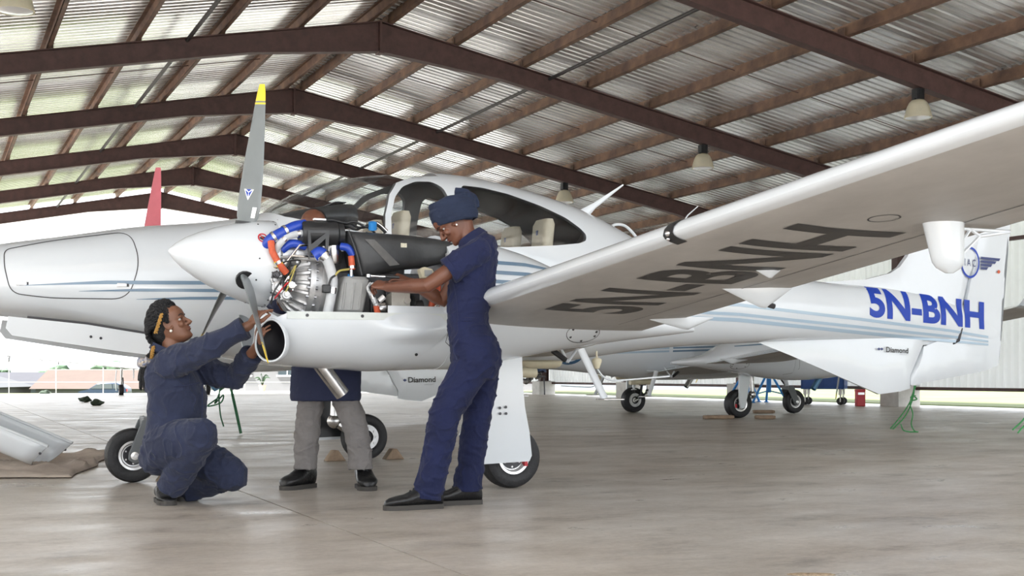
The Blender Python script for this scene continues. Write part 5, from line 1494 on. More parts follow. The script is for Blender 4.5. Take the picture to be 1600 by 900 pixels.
# rope from the far wing
q = V3((-3.40, 15.05, 1.50))
rope('tie_down_rope', [[o3(q, 0, 0, 0), o3(q, 0.03, 0, -0.5), o3(q, 0.02, 0, -0.62), o3(q, 0.09, 0, -0.9), o3(q, 0.16, 0.0, -1.2), o3(q, 0.22, 0, -1.48)], [o3(q, -0.01, 0, 0), o3(q, 0.02, 0, -0.6), o3(q, 0.10, 0, -1.0), o3(q, 0.20, 0.02, -1.485)],
    [o3(q, -0.04, 0, -0.1), o3(q, -0.05, 0, -0.45), o3(q, -0.09, 0, -0.72), o3(q, -0.02, 0, -0.80), o3(q, -0.05, 0, -0.95), o3(q, 0.04, 0, -0.93), o3(q, -0.04, 0, -1.0), o3(q, -0.03, 0.0, -1.25), o3(q, 0.01, 0, -1.40)],
    [o3(q, -0.02, 0, -0.4), o3(q, -0.03, 0, -0.75), o3(q, -0.04, 0, -1.0), o3(q, -0.10, 0.02, -1.13), o3(q, 0.0, 0.02, -1.03), o3(q, -0.02, -0.02, -1.12), o3(q, -0.18, 0, -1.16), o3(q, -0.05, 0, -1.06)]], 'dark green rope hanging below the far wing behind the crouching mechanic', mat('dark_green_rope', (0.02, 0.12, 0.05), 0.7), 0.009)
mb = MB(); mb.tube([(q.x + 0.01, q.y, 0.80), (q.x + 0.02, q.y, 0.62)], [0.04, 0.035], 10); mb.box((q.x + 0.015, q.y, 0.71), (0.075, 0.05, 0.12))
tag(mb.build('rope_pulley', M_blk, None, bevel=0.01), 'dark rope block on the green rope behind the crouching mechanic', 'pulley')
rg = V3((1.85, 4.53, 1.395))
rope('tie_down_rope', [[o3(rg, 0, 0, 0), o3(rg, 0.01, 0, -0.5), o3(rg, 0.0, 0, -0.76), o3(rg, -0.035, 0, -0.83), o3(rg, -0.075, 0.01, -0.875)], [o3(rg, 0.01, 0, 0), o3(rg, 0.03, 0, -0.6), o3(rg, 0.0, 0, -0.80), o3(rg, -0.06, 0, -0.885)]], 'green rope end at the right edge of the picture', M_green, 0.003)

# wheel chocks
def chock(x, y, rz, label, w=0.17, h=0.09, d=0.10):
    mb = MB(); mb.prism([(-w / 2, -d / 2, 0), (w / 2, -d / 2, 0), (w * 0.12, -d / 2, h), (-w * 0.12, -d / 2, h)], (0, 0, 0), (0, d, 0))
    o = mb.build('wheel_chock', M_wood, None, smooth=0, bevel=0.008); o.location = (x, y, 0); o.rotation_euler = (0, 0, rz)
    tag(o, label, 'chock', 'wooden wheel chocks'); return o
ra = math.atan2(0.425, 0.905)
def pl(t, s): return (-0.644 + 0.905 * t + 0.425 * s, 9.378 + 0.425 * t - 0.905 * s)
chock(*pl(-0.235, -1.43), ra, 'wooden chock left of the wheel behind the grey trousers')
chock(*pl(0.275, -1.43), ra, 'wooden chock right of the wheel behind the grey trousers')
chock(*pl(-1.85, 0.0), ra, 'small wooden chock behind the nose wheel beside the crouching mechanic', 0.14, 0.07)
def flat_chock(x, y, rz, label, L=0.36):
    mb = MB(); mb.box((0, 0, 0.03), (L, 0.16, 0.06)); mb.box((L * 0.42, 0, 0.03), (L * 0.3, 0.12, 0.05), Matrix.Rotation(0.12, 3, 'Z'))
    o = mb.build('wheel_chock', M_wood, None, smooth=0, bevel=0.015); o.location = (x, y, 0); o.rotation_euler = (0, 0, rz); tag(o, label, 'chock', 'wooden wheel chocks')
    return o
flat_chock(3.28, 20.42, 0.1, 'flat dark wooden chock left of the second aircraft\'s nearest main wheel', 0.45)
flat_chock(4.02, 20.40, -0.1, 'flat dark wooden chock right of the second aircraft\'s nearest main wheel', 0.3)
flat_chock(4.58, 23.35, 0.0, 'flat wooden chock beside the second aircraft\'s nose wheel', 0.36)

# canvas sheet with the removed upper cowl lying on it
mb = MB(); NU, NV = 90, 60; vs = []
ca, cb, cc, cd = V3((-4.9, 8.45, 0)), V3((-3.02, 8.86, 0)), V3((-3.52, 11.2, 0)), V3((-6.0, 11.3, 0))
for j in range(NV + 1):
    for i in range(NU + 1):
        u, v = i / NU, j / NV
        p = (ca * (1 - u) + cb * u) * (1 - v) + (cd * (1 - u) + cc * u) * v
        e = min(u, 1 - u, v, 1 - v)
        p += V3((noise.noise(p * 1.7) * 0.10, noise.noise(p * 1.5 + V3((9, 0, 0))) * 0.12, 0))
        rdg = max(0, 1 - abs(noise.noise(V3((p.x * 1.6 + p.y * 0.5, p.y * 2.2, 4)))) * 2.6)
        z = 0.012 + 0.055 * rdg ** 2 * 0.9 + 0.02 * (0.5 + 0.5 * noise.noise(p * 4))
        vs.append((p.x, p.y, z if e > 0.001 else 0.006))
mb.add(vs, [(j * (NU + 1) + i, j * (NU + 1) + i + 1, (j + 1) * (NU + 1) + i + 1, (j + 1) * (NU + 1) + i) for j in range(NV) for i in range(NU)])
cv = mb.build('canvas_sheet', M_tarp, None, smooth=60); m_ = cv.modifiers.new('th', 'SOLIDIFY'); m_.thickness = 0.006; m_.offset = 1
tag(cv, 'crumpled tan canvas sheet on the floor at the left edge', 'sheet')
root = empty('engine_cover', (-3.5, 9.55, 0.03)); tag(root, 'white engine cover lying open side up on the canvas at the left edge', 'engine cover')
ax_ = V3((-1.55, 0.10, 0.62)); L_ = ax_.length; d_ = ax_.normalized(); sd_ = V3((0.05, 1, 0)).normalized(); up_ = d_.cross(sd_) * -1
if up_.z < 0: up_ = -up_
def trough(k0, k1, hw_, dep, off=0.0):
    rings = []
    for u in rng(0, 1, 16):
        c = d_ * (L_ * u); ring = []
        for t in rng(PI, 2 * PI, 28):
            k = 1 - 0.10 * (1 - u)
            yy = hw_ * k * math.copysign(abs(math.cos(t)) ** 0.5, math.cos(t)); zz = dep * (1 + math.copysign(abs(math.sin(t)) ** 0.7, math.sin(t)))
            # slanted front end
            ring.append(c + sd_ * yy + up_ * zz - d_ * (0.10 * (zz / dep - 0.35) * (1 - u)))
        rings.append(ring)
    return rings
R_ = trough(0, 1, 0.25, 0.20)
mb = MB(); mb.loft(R_, False, False, False); o = mb.build('cover_shell', M_white, root, smooth=50); thicken(o, 0.012)
mb = MB(); edge0 = [r[0] for r in R_]; edge1 = [r[-1] for r in R_]
for e in (edge0, edge1): mb.tube([p + up_ * 0.0 for p in e], 0.012, 8)
mb.build('rim', M_white, root)
mb = MB()
for u, t in ((0.05, 0), (0.28, 0), (0.06, 1), (0.3, 1)):
    p = R_[int(u * 16)][2 if t == 0 else -3]; p1 = R_[int(u * 16)][1 if t == 0 else -2]
    n_ = -sd_ if (p - d_ * (p.dot(d_))).dot(sd_) < 0 else sd_
    disc(mb, p + n_ * 0.004, n_, 0.010, 0.006, 10)
mb.build('fasteners', M_bolt, root, smooth=0)['kind'] = 'stuff'

# blue parts cart near the side wall
root = empty('parts_cart', (7.27, 29.8, 0), math.radians(-22)); tag(root, 'dark blue wheeled parts cart by the side wall', 'cart')
mb = MB(); mb.box((0, 0, 0.38), (0.98, 0.62, 0.03)); mb.box((-0.475, 0, 0.60), (0.03, 0.62, 0.44)); mb.box((0.475, 0, 0.60), (0.03, 0.62, 0.44)); mb.box((0, -0.30, 0.60), (0.98, 0.02, 0.44)); mb.box((0, 0.30, 0.60), (0.98, 0.02, 0.44))
cb_ = mb.build('tray', M_cartblue, root, smooth=0, bevel=0.01)
for x in (-0.25, 0.25): MB().box((x, -0.32, 0.60), (0.42, 0.012, 0.36)).build('side_panel', M_cartblue, cb_, bevel=0.004)
MB().tube([(0.48, -0.25, 0.8), (0.62, -0.25, 0.98), (0.62, 0.25, 0.98), (0.48, 0.25, 0.8)], 0.016, 8).build('handle', M_bolt, root)
for x in (-0.40, 0.40):
    for y in (-0.24, 0.24):
        mb = MB(); mb.lathe([(0.0, -0.025), (0.07, -0.025), (0.09, -0.012), (0.09, 0.012), (0.07, 0.025), (0, 0.025)], (x, y, 0.09), (0, 1, 0), 18); w_ = mb.build('caster', M_black, root)
        mb = MB(); mb.box((x, y, 0.30), (0.08, 0.08, 0.13)); mb.box((x, y - 0.035, 0.17), (0.03, 0.008, 0.2)); mb.box((x, y + 0.035, 0.17), (0.03, 0.008, 0.2)); mb.build('caster_fork', M_steelpipe, w_, smooth=0)
# blue tripod jacks
def jack(x, y, label, rz):
    root = empty('tripod_jack', (x, y, 0), rz); tag(root, label, 'jack', 'blue tripod jacks by the side wall')
    MB().lathe([(0.0, 0.25), (0.06, 0.25), (0.06, 0.75), (0.035, 0.76), (0.035, 1.0), (0.05, 1.0), (0.05, 1.03), (0, 1.03)], n=18).build('ram', M_jackblue, root)
    for k in range(3):
        a = 2 * PI * k / 3 + 0.4; e = (math.cos(a) * 0.48, math.sin(a) * 0.48)
        lg = MB().tube([(e[0] * 0.1, e[1] * 0.1, 0.74), (e[0], e[1], 0.03)], 0.03, 8).build('leg', M_jackblue, root)
        MB().tube([(0, 0, 0.30), (e[0] * 0.75, e[1] * 0.75, 0.22)], 0.016, 6).build('brace', M_jackblue, lg)
        MB().lathe([(0, 0), (0.06, 0), (0.06, 0.02), (0, 0.03)], (e[0], e[1], 0), (0, 0, 1), 12).build('foot', M_jackblue, lg)
jack(5.93, 32.5, 'blue tripod jack behind the second aircraft\'s nearest main wheel', 0.2)
jack(6.42, 32.0, 'blue tripod jack just left of the nose wheel of the second aircraft', 1.1)
# red bin
root = empty('fire_point', (7.75, 28.5, 0)); tag(root, 'red metal post bin standing under the white tail', 'bin')
mb = MB(); mb.box((0, 0, 0.17), (0.19, 0.19, 0.34)); mb.build('bin_body', M_red, root, bevel=0.012); MB().box((0, 0, 0.35), (0.2, 0.2, 0.05)).build('lid', M_red, root, bevel=0.012); MB().box((0, -0.099, 0.28), (0.14, 0.006, 0.05)).build('label_plate', M_lampin, root)
# covered engine on a trestle
root = empty('engine_stand', (0.68, 44.0, 0)); tag(root, 'engine under a dark blue cover on a small trestle by the far wall', 'engine stand')
mb = MB()
mb.box((0, 0, 0.62), (0.95, 0.6, 0.05)); st_ = mb.build('trestle_top', M_bolt, root)
for x in (-0.42, 0.42):
    for y in (-0.25, 0.25): MB().tube([(x, y, 0.62), (x * 1.05, y * 1.05, 0)], 0.02, 6).build('leg', M_bolt, st_)
mb = MB(); random.seed(4)
for k in range(16): mb.ball((random.uniform(-.3, .3), random.uniform(-.2, .2), 0.62 + random.uniform(-0.25, .15)), random.uniform(0.05, 0.11), 8, 6)
mb.build('engine_lump', mat('dull_engine', (0.2, 0.19, 0.18), 0.5, 0.5, var=0.5, vscale=15), root)
mb = MB(); rings = []
for z, w in ((0.80, 0.5), (0.95, 0.46), (1.05, 0.36), (1.10, 0.15)): rings.append([(w * math.copysign(abs(math.cos(a)) ** .6, math.cos(a)), 0.32 * w / 0.5 * math.copysign(abs(math.sin(a)) ** .6, math.sin(a)), z + 0.04 * math.sin(5 * a)) for a in rng(0, 2 * PI, 28)[:-1]])
mb.loft(rings); mb.build('cover_cloth', mat('navy_tarp', (0.02, 0.04, 0.10), 0.7), root)
# crumpled dark rags on the far floor
for x, y, s, lab in ((-16.4, 45.0, 0.20, 'crumpled dark rag farthest away on the floor at far left'), (-10.75, 32.2, 0.17, 'flat dark rag on the far floor left of the nose wheel'), (-9.4, 29.0, 0.17, 'dark crumpled rag on the floor nearest to the blue car')):
    mb = MB(); mb.ball((0, 0, 0.06), (s, s * 0.6, 0.07), 16, 10)
    for v in mb.v: v += V3(noise.noise_vector(v * 9 + V3((x, y, 0)))) * 0.07; v.z = max(v.z, 0.0)
    o = mb.build('rag', mat('dark_green_rag', (0.03, 0.045, 0.03), 0.9), None); o.location = (x, y, 0); tag(o, lab, 'rag', 'rags on the far floor')

# ------------------------------------------------------------------ far outside: office block, plants, fence, car
root = empty('office_block', (-6.4, 66, -0.75)); tag(root, 'long white office wall with windows seen below the nacelle', 'building')
tr_ = MB().box2((-15.4, 60, -0.75), (2.6, 63.0, -0.13)).build('terrace', M_apron, None, smooth=0); tag(tr_, 'paved terrace in front of the white office wall', kind='structure')
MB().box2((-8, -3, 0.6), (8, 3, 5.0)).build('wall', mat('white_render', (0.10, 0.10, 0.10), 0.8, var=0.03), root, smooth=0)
MB().box2((-8.4, -3.5, 5.0), (8.4, 3.5, 5.3)).build('roof', M_roofgrey, root, smooth=0)
for k in range(7):
    x = -6.9 + 2.25 * k
    wn = MB().box((x, -3.03, 2.2), (0.9, 0.08, 1.6)).build('window', M_winglass, root, smooth=0); MB().box((x, -3.06, 1.37), (1.05, 0.16, 0.07)).build('sill', M_lampin, wn, smooth=0)
    MB().box((x, -3.06, 2.2), (0.04, 0.06, 1.6)).build('mullion', M_lampin, wn, smooth=0)
def pot_plant(x, y, z, label, sd):
    random.seed(sd); root = empty('potted_plant', (x, y, z)); tag(root, label, 'plant', 'potted plants along the office wall')
    MB().lathe([(0.0, 0), (0.12, 0), (0.17, 0.26), (0.19, 0.27), (0.19, 0.30), (0.15, 0.30), (0.14, 0.26), (0, 0.26)], n=16).build('pot', mat('terracotta', (0.5, 0.24, 0.16), 0.8), root)
    for k in range(11):
        a = random.uniform(0, 2 * PI); r = random.uniform(0.2, 0.42); h = random.uniform(0.35, 0.7)
        MB().tube(spline([(0, 0, 0.26), (math.cos(a) * r * 0.4, math.sin(a) * r * 0.4, 0.26 + h * 0.8), (math.cos(a) * r, math.sin(a) * r, 0.26 + h * 0.75)], 4), [0.012, 0.02, 0.03, 0.035, 0.04, 0.04, 0.03, 0.02, 0.004], 5, b=0.006).build('leaf', M_leaf, root)
for px_, lab, sd in ((410, 'potted palm left of the person in grey trousers', 1), (575, 'bushy potted palm just right of the person in grey trousers', 2), (597, 'second potted palm right of the person in grey trousers', 3), (622, 'potted plant below the tail plate reading Diamond', 4)):
    pot_plant((px_ - 800) / 2000 * 61.5, 61.5, -0.13, lab, sd)
root = empty('wire_fence', (0, 0, 0)); tag(root, 'thin pale post and wire fence along the grass at far left', 'fence')
for k in range(8):
    x = -24.5 + 2.1 * k; MB().tube([(x, 57, -0.35), (x, 57, 1.0)], 0.02, 6).build('post', M_conblock, root)
for z in (0.35, 0.9): MB().tube([(-24.5, 57, z), (-9.8, 57, z)], 0.006, 5).build('wire', M_conblock, root)
root = empty('estate_car', (-35.6, 112, -1.52), 0.0); tag(root, 'blue estate car parked beyond the grass', 'car')
prof = [(-2.05, 0.30), (-2.1, 0.55), (-2.0, 0.72), (-1.2, 0.88), (-0.45, 1.38), (0.0, 1.46), (1.3, 1.44), (1.85, 1.15), (2.05, 0.95), (2.1, 0.5), (2.05, 0.30)]
mb = MB(); n = len(prof)
def car_ring(y, k): return [(x, y, z if z < 0.9 else 0.9 + (z - 0.9) * k) for x, z in prof]
mb.loft([car_ring(-0.85, 0.86), car_ring(-0.80, 1.0), car_ring(0.80, 1.0), car_ring(0.85, 0.86)])
cb_ = mb.build('car_body', mat('car_blue', (0.014, 0.027, 0.055), 0.35, 0.2, coat=0.3), root, smooth=30)
for q_ in ([(-1.0, 0.95), (-0.42, 1.33), (0.02, 1.36), (0.02, 0.95)], [(0.10, 0.95), (0.10, 1.36), (0.85, 1.36), (0.90, 0.95)], [(0.98, 0.95), (0.94, 1.36), (1.30, 1.34), (1.65, 1.08), (1.66, 0.95)]):
    MB().prism([(x, -0.86, z) for x, z in q_], (0, -0.02, 0), (0, 0.05, 0)).build('car_window', mat('car_glass', (0.06, 0.07, 0.075), 0.25), cb_, smooth=0)
for x in (-1.3, 1.3):
    for y in (-0.78, 0.78):
        w_ = MB().lathe([(0.18, -0.09), (0.30, -0.09), (0.32, -0.04), (0.32, 0.04), (0.30, 0.09), (0.18, 0.09)], (x, y, 0.32), (0, 1, 0), 20).build('wheel', M_black, root)
        MB().lathe([(0, -0.095), (0.19, -0.095), (0.19, 0.095), (0, 0.095)], (x, y, 0.32), (0, 1, 0), 16).build('hubcap', M_lampin, w_)
MB().box((2.08, -0.6, 0.8), (0.06, 0.3, 0.22)).build('tail_lamp', M_red, cb_)
# ------------------------------------------------------------------ people
def at(px, py, Y):
    """world point seen at photo position (px, py) at distance Y"""
    return V3(((px - 800) / 2000 * Y, Y, 0.72 + (584 - py) / 2000 * Y))

M_skin1 = mat('brown_skin_a', (0.215, 0.095, 0.055), 0.46, var=0.10, vscale=9, bump=0.06, bscale=160)
M_skin2 = mat('brown_skin_b', (0.16, 0.062, 0.036), 0.44, var=0.10, vscale=9, bump=0.06, bscale=160)
M_navy1 = mat('navy_coverall_a', (0.018, 0.025, 0.060), 0.9, var=0.2, vscale=7, bump=0.5, bscale=22, sheen=0.1)
M_navy2 = mat('navy_coverall_b', (0.0065, 0.0115, 0.056), 0.9, var=0.2, vscale=7, bump=0.5, bscale=22, sheen=0.05)
M_navy3 = mat('dark_navy_jacket', (0.018, 0.024, 0.065), 0.85, var=0.1, vscale=7, bump=0.2)
M_greytr = mat('grey_trousers', (0.22, 0.205, 0.20), 0.9, var=0.12, vscale=8, bump=0.35, bscale=26)
M_wrap = mat('navy_headwrap', (0.013, 0.022, 0.052), 0.9, var=0.12, vscale=9, bump=0.3, bscale=30)
M_hair = mat('black_braids', (0.012, 0.012, 0.014), 0.55, bump=0.9, bscale=140)
M_hairy = mat('yellow_braid', (0.50, 0.27, 0.06), 0.6, bump=0.9, bscale=140)
M_shoe = mat('black_leather', (0.012, 0.012, 0.013), 0.32, var=0.3, vscale=20, bump=0.2, bscale=60)
M_sole = mat('shoe_sole', (0.055, 0.05, 0.045), 0.7)
M_eye = mat('eye_white', (0.42, 0.39, 0.36), 0.3)
M_iris = mat('dark_iris', (0.01, 0.006, 0.004), 0.15)
M_lip1 = mat('lips', (0.16, 0.05, 0.042), 0.4)
M_pearl = mat('pearl', (0.85, 0.82, 0.76), 0.2)

def fuse(name, mb, voxel, m, parent, smooth=6, wrinkle=None, seed=0.0):
    """closed overlapping volumes -> one continuous surface"""
    me0 = mb.mesh('raw', 0)
    o = bpy.data.objects.new('tmp_fuse', me0); COL.objects.link(o)
    r = o.modifiers.new('r', 'REMESH'); r.mode = 'VOXEL'; r.voxel_size = voxel; r.use_smooth_shade = True
    s = o.modifiers.new('s', 'SMOOTH'); s.factor = 0.5; s.iterations = smooth
    bpy.context.view_layer.update()
    me = evaluated(o, name); kill(o)
    if wrinkle:
        amp, fr, st = wrinkle
        me.update()
        nn = [v.normal.copy() for v in me.vertices]
        for v, n in zip(me.vertices, nn):
            p = v.co; q = V3((p.x * st[0], p.y * st[1], p.z * st[2])) * fr + V3((seed, seed * 1.7, 0))
            a = 1 - abs(noise.noise(q)) * 2.2
            b = noise.noise(q * 2.3 + V3((5, 1, 2)))
            q2 = V3((p.x * st[0] * 1.3 + p.z * 0.7, p.y * st[1] * 1.3, p.z * st[2] * 0.9 - p.x * 0.7)) * fr * 1.15 + V3((seed * 2.1, 3.3, seed))
            c1 = max(0.0, 1 - abs(noise.noise(q)) * 5.0) ** 1.5; c2 = max(0.0, 1 - abs(noise.noise(q2)) * 5.5) ** 1.5
            v.co = p + n * amp * (max(a, -0.4) * 0.45 + b * 0.25 - 0.15 - 0.55 * c1 * (0.5 + 0.5 * noise.noise(q * 0.6 + V3((7, 7, 7)))) * 2 * 0.6 + 0.45 * c2)
        me.update()
    me.shade_smooth()
    return obj(name, me, m, parent)

def limb(mb, pts, rs, n=16, up=None, bs=None, ball=True):
    mb.tube(pts, rs, n, up, True, bs)
    if ball:
        for p, r in ((pts[0], rs[0]), (pts[-1], rs[-1])): mb.ball(p, r * 0.98, 12, 8)

def rings_body(mb, rows, n=28, ex=2.3):
    """rows: (centre, half_fwd, half_side, fwd_dir, side_dir)"""
    rings = []
    for c, a, b, f, s in rows:
        f = V3(f).normalized(); s = V3(s).normalized()
        rings.append([V3(c) + f * (a * math.copysign(abs(math.cos(t)) ** (2 / ex), math.cos(t))) + s * (b * math.copysign(abs(math.sin(t)) ** (2 / ex), math.sin(t))) for t in rng(0, 2 * PI, n)[:-1]])
    mb.loft(rings)

def hand(mb, wrist, fd, nrm, thumb, curls, scale=1.0, spread=1.0, tcurl=0.5):
    """wrist point, finger direction, back-of-hand normal, thumb = +1/-1 side, curls per finger (total radians)"""
    fd = V3(fd).normalized(); nrm = V3(nrm); nrm = (nrm - fd * nrm.dot(fd)).normalized(); lat = fd.cross(nrm) * thumb
    k = scale; wrist = V3(wrist)
    rows = [(0.0, 0.024, 0.019), (0.02, 0.028, 0.0185), (0.05, 0.038, 0.0165), (0.085, 0.040, 0.0135), (0.097, 0.036, 0.010)]
    rings = []
    for d, a, b in rows:
        rings.append([wrist + fd * d * k + lat * (a * k * math.cos(t)) + nrm * (b * k * math.sin(t)) for t in rng(0, 2 * PI, 16)[:-1]])
    mb.loft(rings)
    kn = wrist + fd * 0.088 * k
    for i, (off, L) in enumerate(((0.029, 0.070), (0.010, 0.079), (-0.010, 0.073), (-0.028, 0.058))):
        d = (fd + lat * off * 3.2 * spread).normalized(); p = kn + lat * off * k - fd * 0.012 * k
        pts = [p]; rad = [0.0098 * k]
        tot = curls[i]; ang = 0
        for frac, seg in ((0.35, 0.46), (0.40, 0.30), (0.25, 0.24)):
            ang += tot * frac
            dd = d * math.cos(ang) - nrm * math.sin(ang)
            p = p + dd * L * seg * k * 1.12; pts.append(p); rad.append((0.0092 - 0.0007 * len(pts)) * k)
        limb(mb, pts, rad, 10)
    b = wrist + fd * 0.03 * k + lat * 0.026 * k - nrm * 0.006 * k
    d1 = (fd * 0.62 + lat * 0.72 - nrm * 0.28).normalized(); p1 = b + d1 * 0.038 * k
    d2 = (fd * 0.85 + lat * (0.5 - tcurl) - nrm * 0.4 * tcurl).normalized(); p2 = p1 + d2 * 0.032 * k; p3 = p2 + (d2 - nrm * 0.4 * tcurl - lat * 0.25 * tcurl).normalized() * 0.026 * k
    limb(mb, [b, p1, p2, p3], [0.0135 * k, 0.0125 * k, 0.0105 * k, 0.0085 * k], 10)

class Head:
    """x forward, y left, z up in head space"""
    FR = [(-0.118, 0.045, 0.010, 0.018), (-0.112, 0.072, -0.002, 0.034), (-0.100, 0.084, -0.018, 0.046), (-0.088, 0.0855, -0.04, 0.053), (-0.074, 0.0815, -0.058, 0.058), (-0.055, 0.084, -0.07, 0.063), (-0.035, 0.083, -0.082, 0.067), (-0.012, 0.0795, -0.092, 0.0705), (0.0, 0.0775, -0.096, 0.072), (0.016, 0.086, -0.099, 0.074), (0.03, 0.0905, -0.1, 0.0755), (0.055, 0.088, -0.098, 0.0755), (0.08, 0.074, -0.086, 0.066), (0.10, 0.048, -0.062, 0.048), (0.113, 0.016, -0.03, 0.022), (0.117, 0.0, -0.012, 0.008)]
    def __init__(s, c, f, u):
        s.c = V3(c); s.f = V3(f).normalized(); u = V3(u); s.u = (u - s.f * u.dot(s.f)).normalized(); s.l = s.u.cross(s.f)
    def p(s, x, y, z): return s.c + s.f * x + s.l * y + s.u * z
    def R(s): return Matrix((s.f, s.l, s.u)).transposed()
    def add(s, mb, ears=True):
        rings = []
        for z, xf, xb, w in s.FR:
            xc, rx = (xf + xb) / 2, (xf - xb) / 2; ring = []
            for t in rng(0, 2 * PI, 40)[:-1]:
                c_, s_ = math.cos(t), math.sin(t)
                y = w * math.copysign(abs(s_) ** 0.88, s_); x = xc + rx * math.copysign(abs(c_) ** 0.92, c_)
                # eye sockets
                if c_ > 0: x -= 0.011 * math.exp(-((abs(y) - 0.032) / 0.013) ** 2 - ((z - 0.001) / 0.010) ** 2)
                ring.append(s.p(x, y, z))
            rings.append(ring)
        mb.loft(rings)
        R = s.R()
        mb.tube([s.p(0.080, 0, 0.012), s.p(0.090, 0, -0.006), s.p(0.102, 0, -0.024), s.p(0.107, 0, -0.031), s.p(0.094, 0, -0.040)], [0.006, 0.008, 0.011, 0.0115, 0.008], 12, up=s.l)
        for y in (0.0125, -0.0125): mb.ball(s.p(0.090, y, -0.034), (0.0105, 0.0085, 0.0085), 10, 8, R)
        mb.ball(s.p(0.0805, 0, -0.0535), (0.013, 0.022, 0.0075), 12, 8, R); mb.ball(s.p(0.0795, 0, -0.0655), (0.0135, 0.020, 0.008), 12, 8, R)
        mb.ball(s.p(0.074, 0, -0.096), (0.016, 0.020, 0.015), 12, 8, R)
        for y in (1, -1):
            mb.ball(s.p(0.066, 0.045 * y, -0.028), (0.018, 0.017, 0.018), 12, 8, R)      # cheek
            mb.ball(s.p(0.0715, 0.032 * y, 0.0095), (0.011, 0.017, 0.0065), 12, 8, R)     # upper lid
            mb.ball(s.p(0.0705, 0.032 * y, -0.0095), (0.009, 0.015, 0.005), 12, 8, R)    # lower lid
            if ears:
                pts = [s.p(0.006 + 0.019 * math.cos(a) - 0.004 * math.sin(a), (0.072 + 0.007 * (1 - math.cos(a)) * 0.6) * y, -0.004 + 0.029 * math.sin(a)) for a in rng(0.5, 2 * PI - 0.6, 14)]
                mb.tube(pts, 0.0048, 8); mb.ball(s.p(-0.002, 0.0725 * y, -0.006), (0.014, 0.005, 0.022), 10, 8, R); mb.ball(s.p(0.010, 0.073 * y, -0.034), (0.007, 0.005, 0.008), 10, 8, R)
    def face_parts(s, body, lipm, browm, inset=0.0):
        R = s.R()
        for y in (1, -1):
            e = MB().ball(s.p(0.0645 - inset, 0.032 * y, 0.0005), 0.0115, 16, 12).build('eye', M_eye, body)
            MB().ball(s.p(0.0722 - inset * 0.6, 0.0325 * y, 0.0005 - inset * 0.8), (0.0048, 0.0066, 0.0066), 12, 8, R).build('iris', M_iris, e)
            MB().tube(spline([s.p(0.0865, 0.015 * y, 0.021), s.p(0.086, 0.032 * y, 0.027), s.p(0.074, 0.049 * y, 0.021)], 5), [0.0026] * 11, 6).build('eyebrow', browm, body)
        MB().ball(s.p(0.0815, 0, -0.0535), (0.0132, 0.0205, 0.0070), 14, 8, R).build('lip', lipm, body)
        MB().ball(s.p(0.0805, 0, -0.0650), (0.0136, 0.0180, 0.0072), 14, 8, R).build('lip', lipm, body)

def shoe(parent, heel, toe, h=0.085, w=0.098, m=None, laces=True):
    """a laced leather shoe standing on the floor from heel to toe"""
    heel, toe = V3((heel[0], heel[1], 0)), V3((toe[0], toe[1], 0)); f = (toe - heel); L = f.length; f.normalize(); s = V3((-f.y, f.x, 0))
    mb = MB(); rings = []
    for u, hw_, zt in ((0.0, 0.022, 0.062), (0.03, 0.030, 0.088), (0.14, 0.036, 0.098), (0.28, 0.036, 0.102), (0.40, 0.038, 0.092), (0.52, 0.042, 0.074), (0.66, 0.046, 0.06), (0.80, 0.046, 0.054), (0.91, 0.038, 0.047), (0.975, 0.024, 0.038), (1.0, 0.010, 0.028)):
        k = h / 0.10; ring = []
        for t in rng(0, 2 * PI, 24)[:-1]:
            c_, s_ = math.cos(t), math.sin(t)
            zz = 0.014 + (zt * k - 0.014) * (0.5 + 0.5 * s_) ** 0.75
            ring.append(heel + f * L * u + s * (hw_ * 1.1 * w / 0.092 * math.copysign(abs(c_) ** 0.75, c_)) * (1.0 - 0.25 * max(0, s_) ** 2) + V3((0, 0, zz)))
        rings.append(ring)
    mb.loft(rings); up = mb.build('shoe', m or M_shoe, parent, smooth=60)
    mb = MB(); rings = []
    out = [(-0.012, 0.018), (0.0, 0.028), (0.06, 0.038), (0.25, 0.040), (0.42, 0.040), (0.66, 0.051), (0.82, 0.050), (0.93, 0.041), (0.99, 0.026), (1.02, 0.010)]
    o_ = [heel + f * L * u + s * a * w / 0.097 for u, a in out] + [heel + f * L * u - s * a * w / 0.097 for u, a in reversed(out)]
    mb.loft([[p + V3((0, 0, 0.0)) for p in o_], [p + V3((0, 0, 0.026)) for p in o_]]); mb.build('sole', M_sole, up, smooth=30)
    if laces:
        for k, u in enumerate((0.36, 0.42, 0.48, 0.54)):
            zt = table([(0.28, 0.102), (0.40, 0.092), (0.52, 0.074), (0.66, 0.06)], u)[0] * h / 0.10
            c = heel + f * L * u
            MB().tube(spline([c + s * 0.026 + V3((0, 0, zt - 0.016)), c + f * 0.006 + V3((0, 0, zt + 0.004)), c - s * 0.026 + V3((0, 0, zt - 0.016))], 4), 0.0032, 6).build('lace', M_blk, up)
    return up

def seam(body, pts, m, r=0.0022, nm='seam'):
    return MB().tube(spline(pts, 5), r, 6).build(nm, m, body)

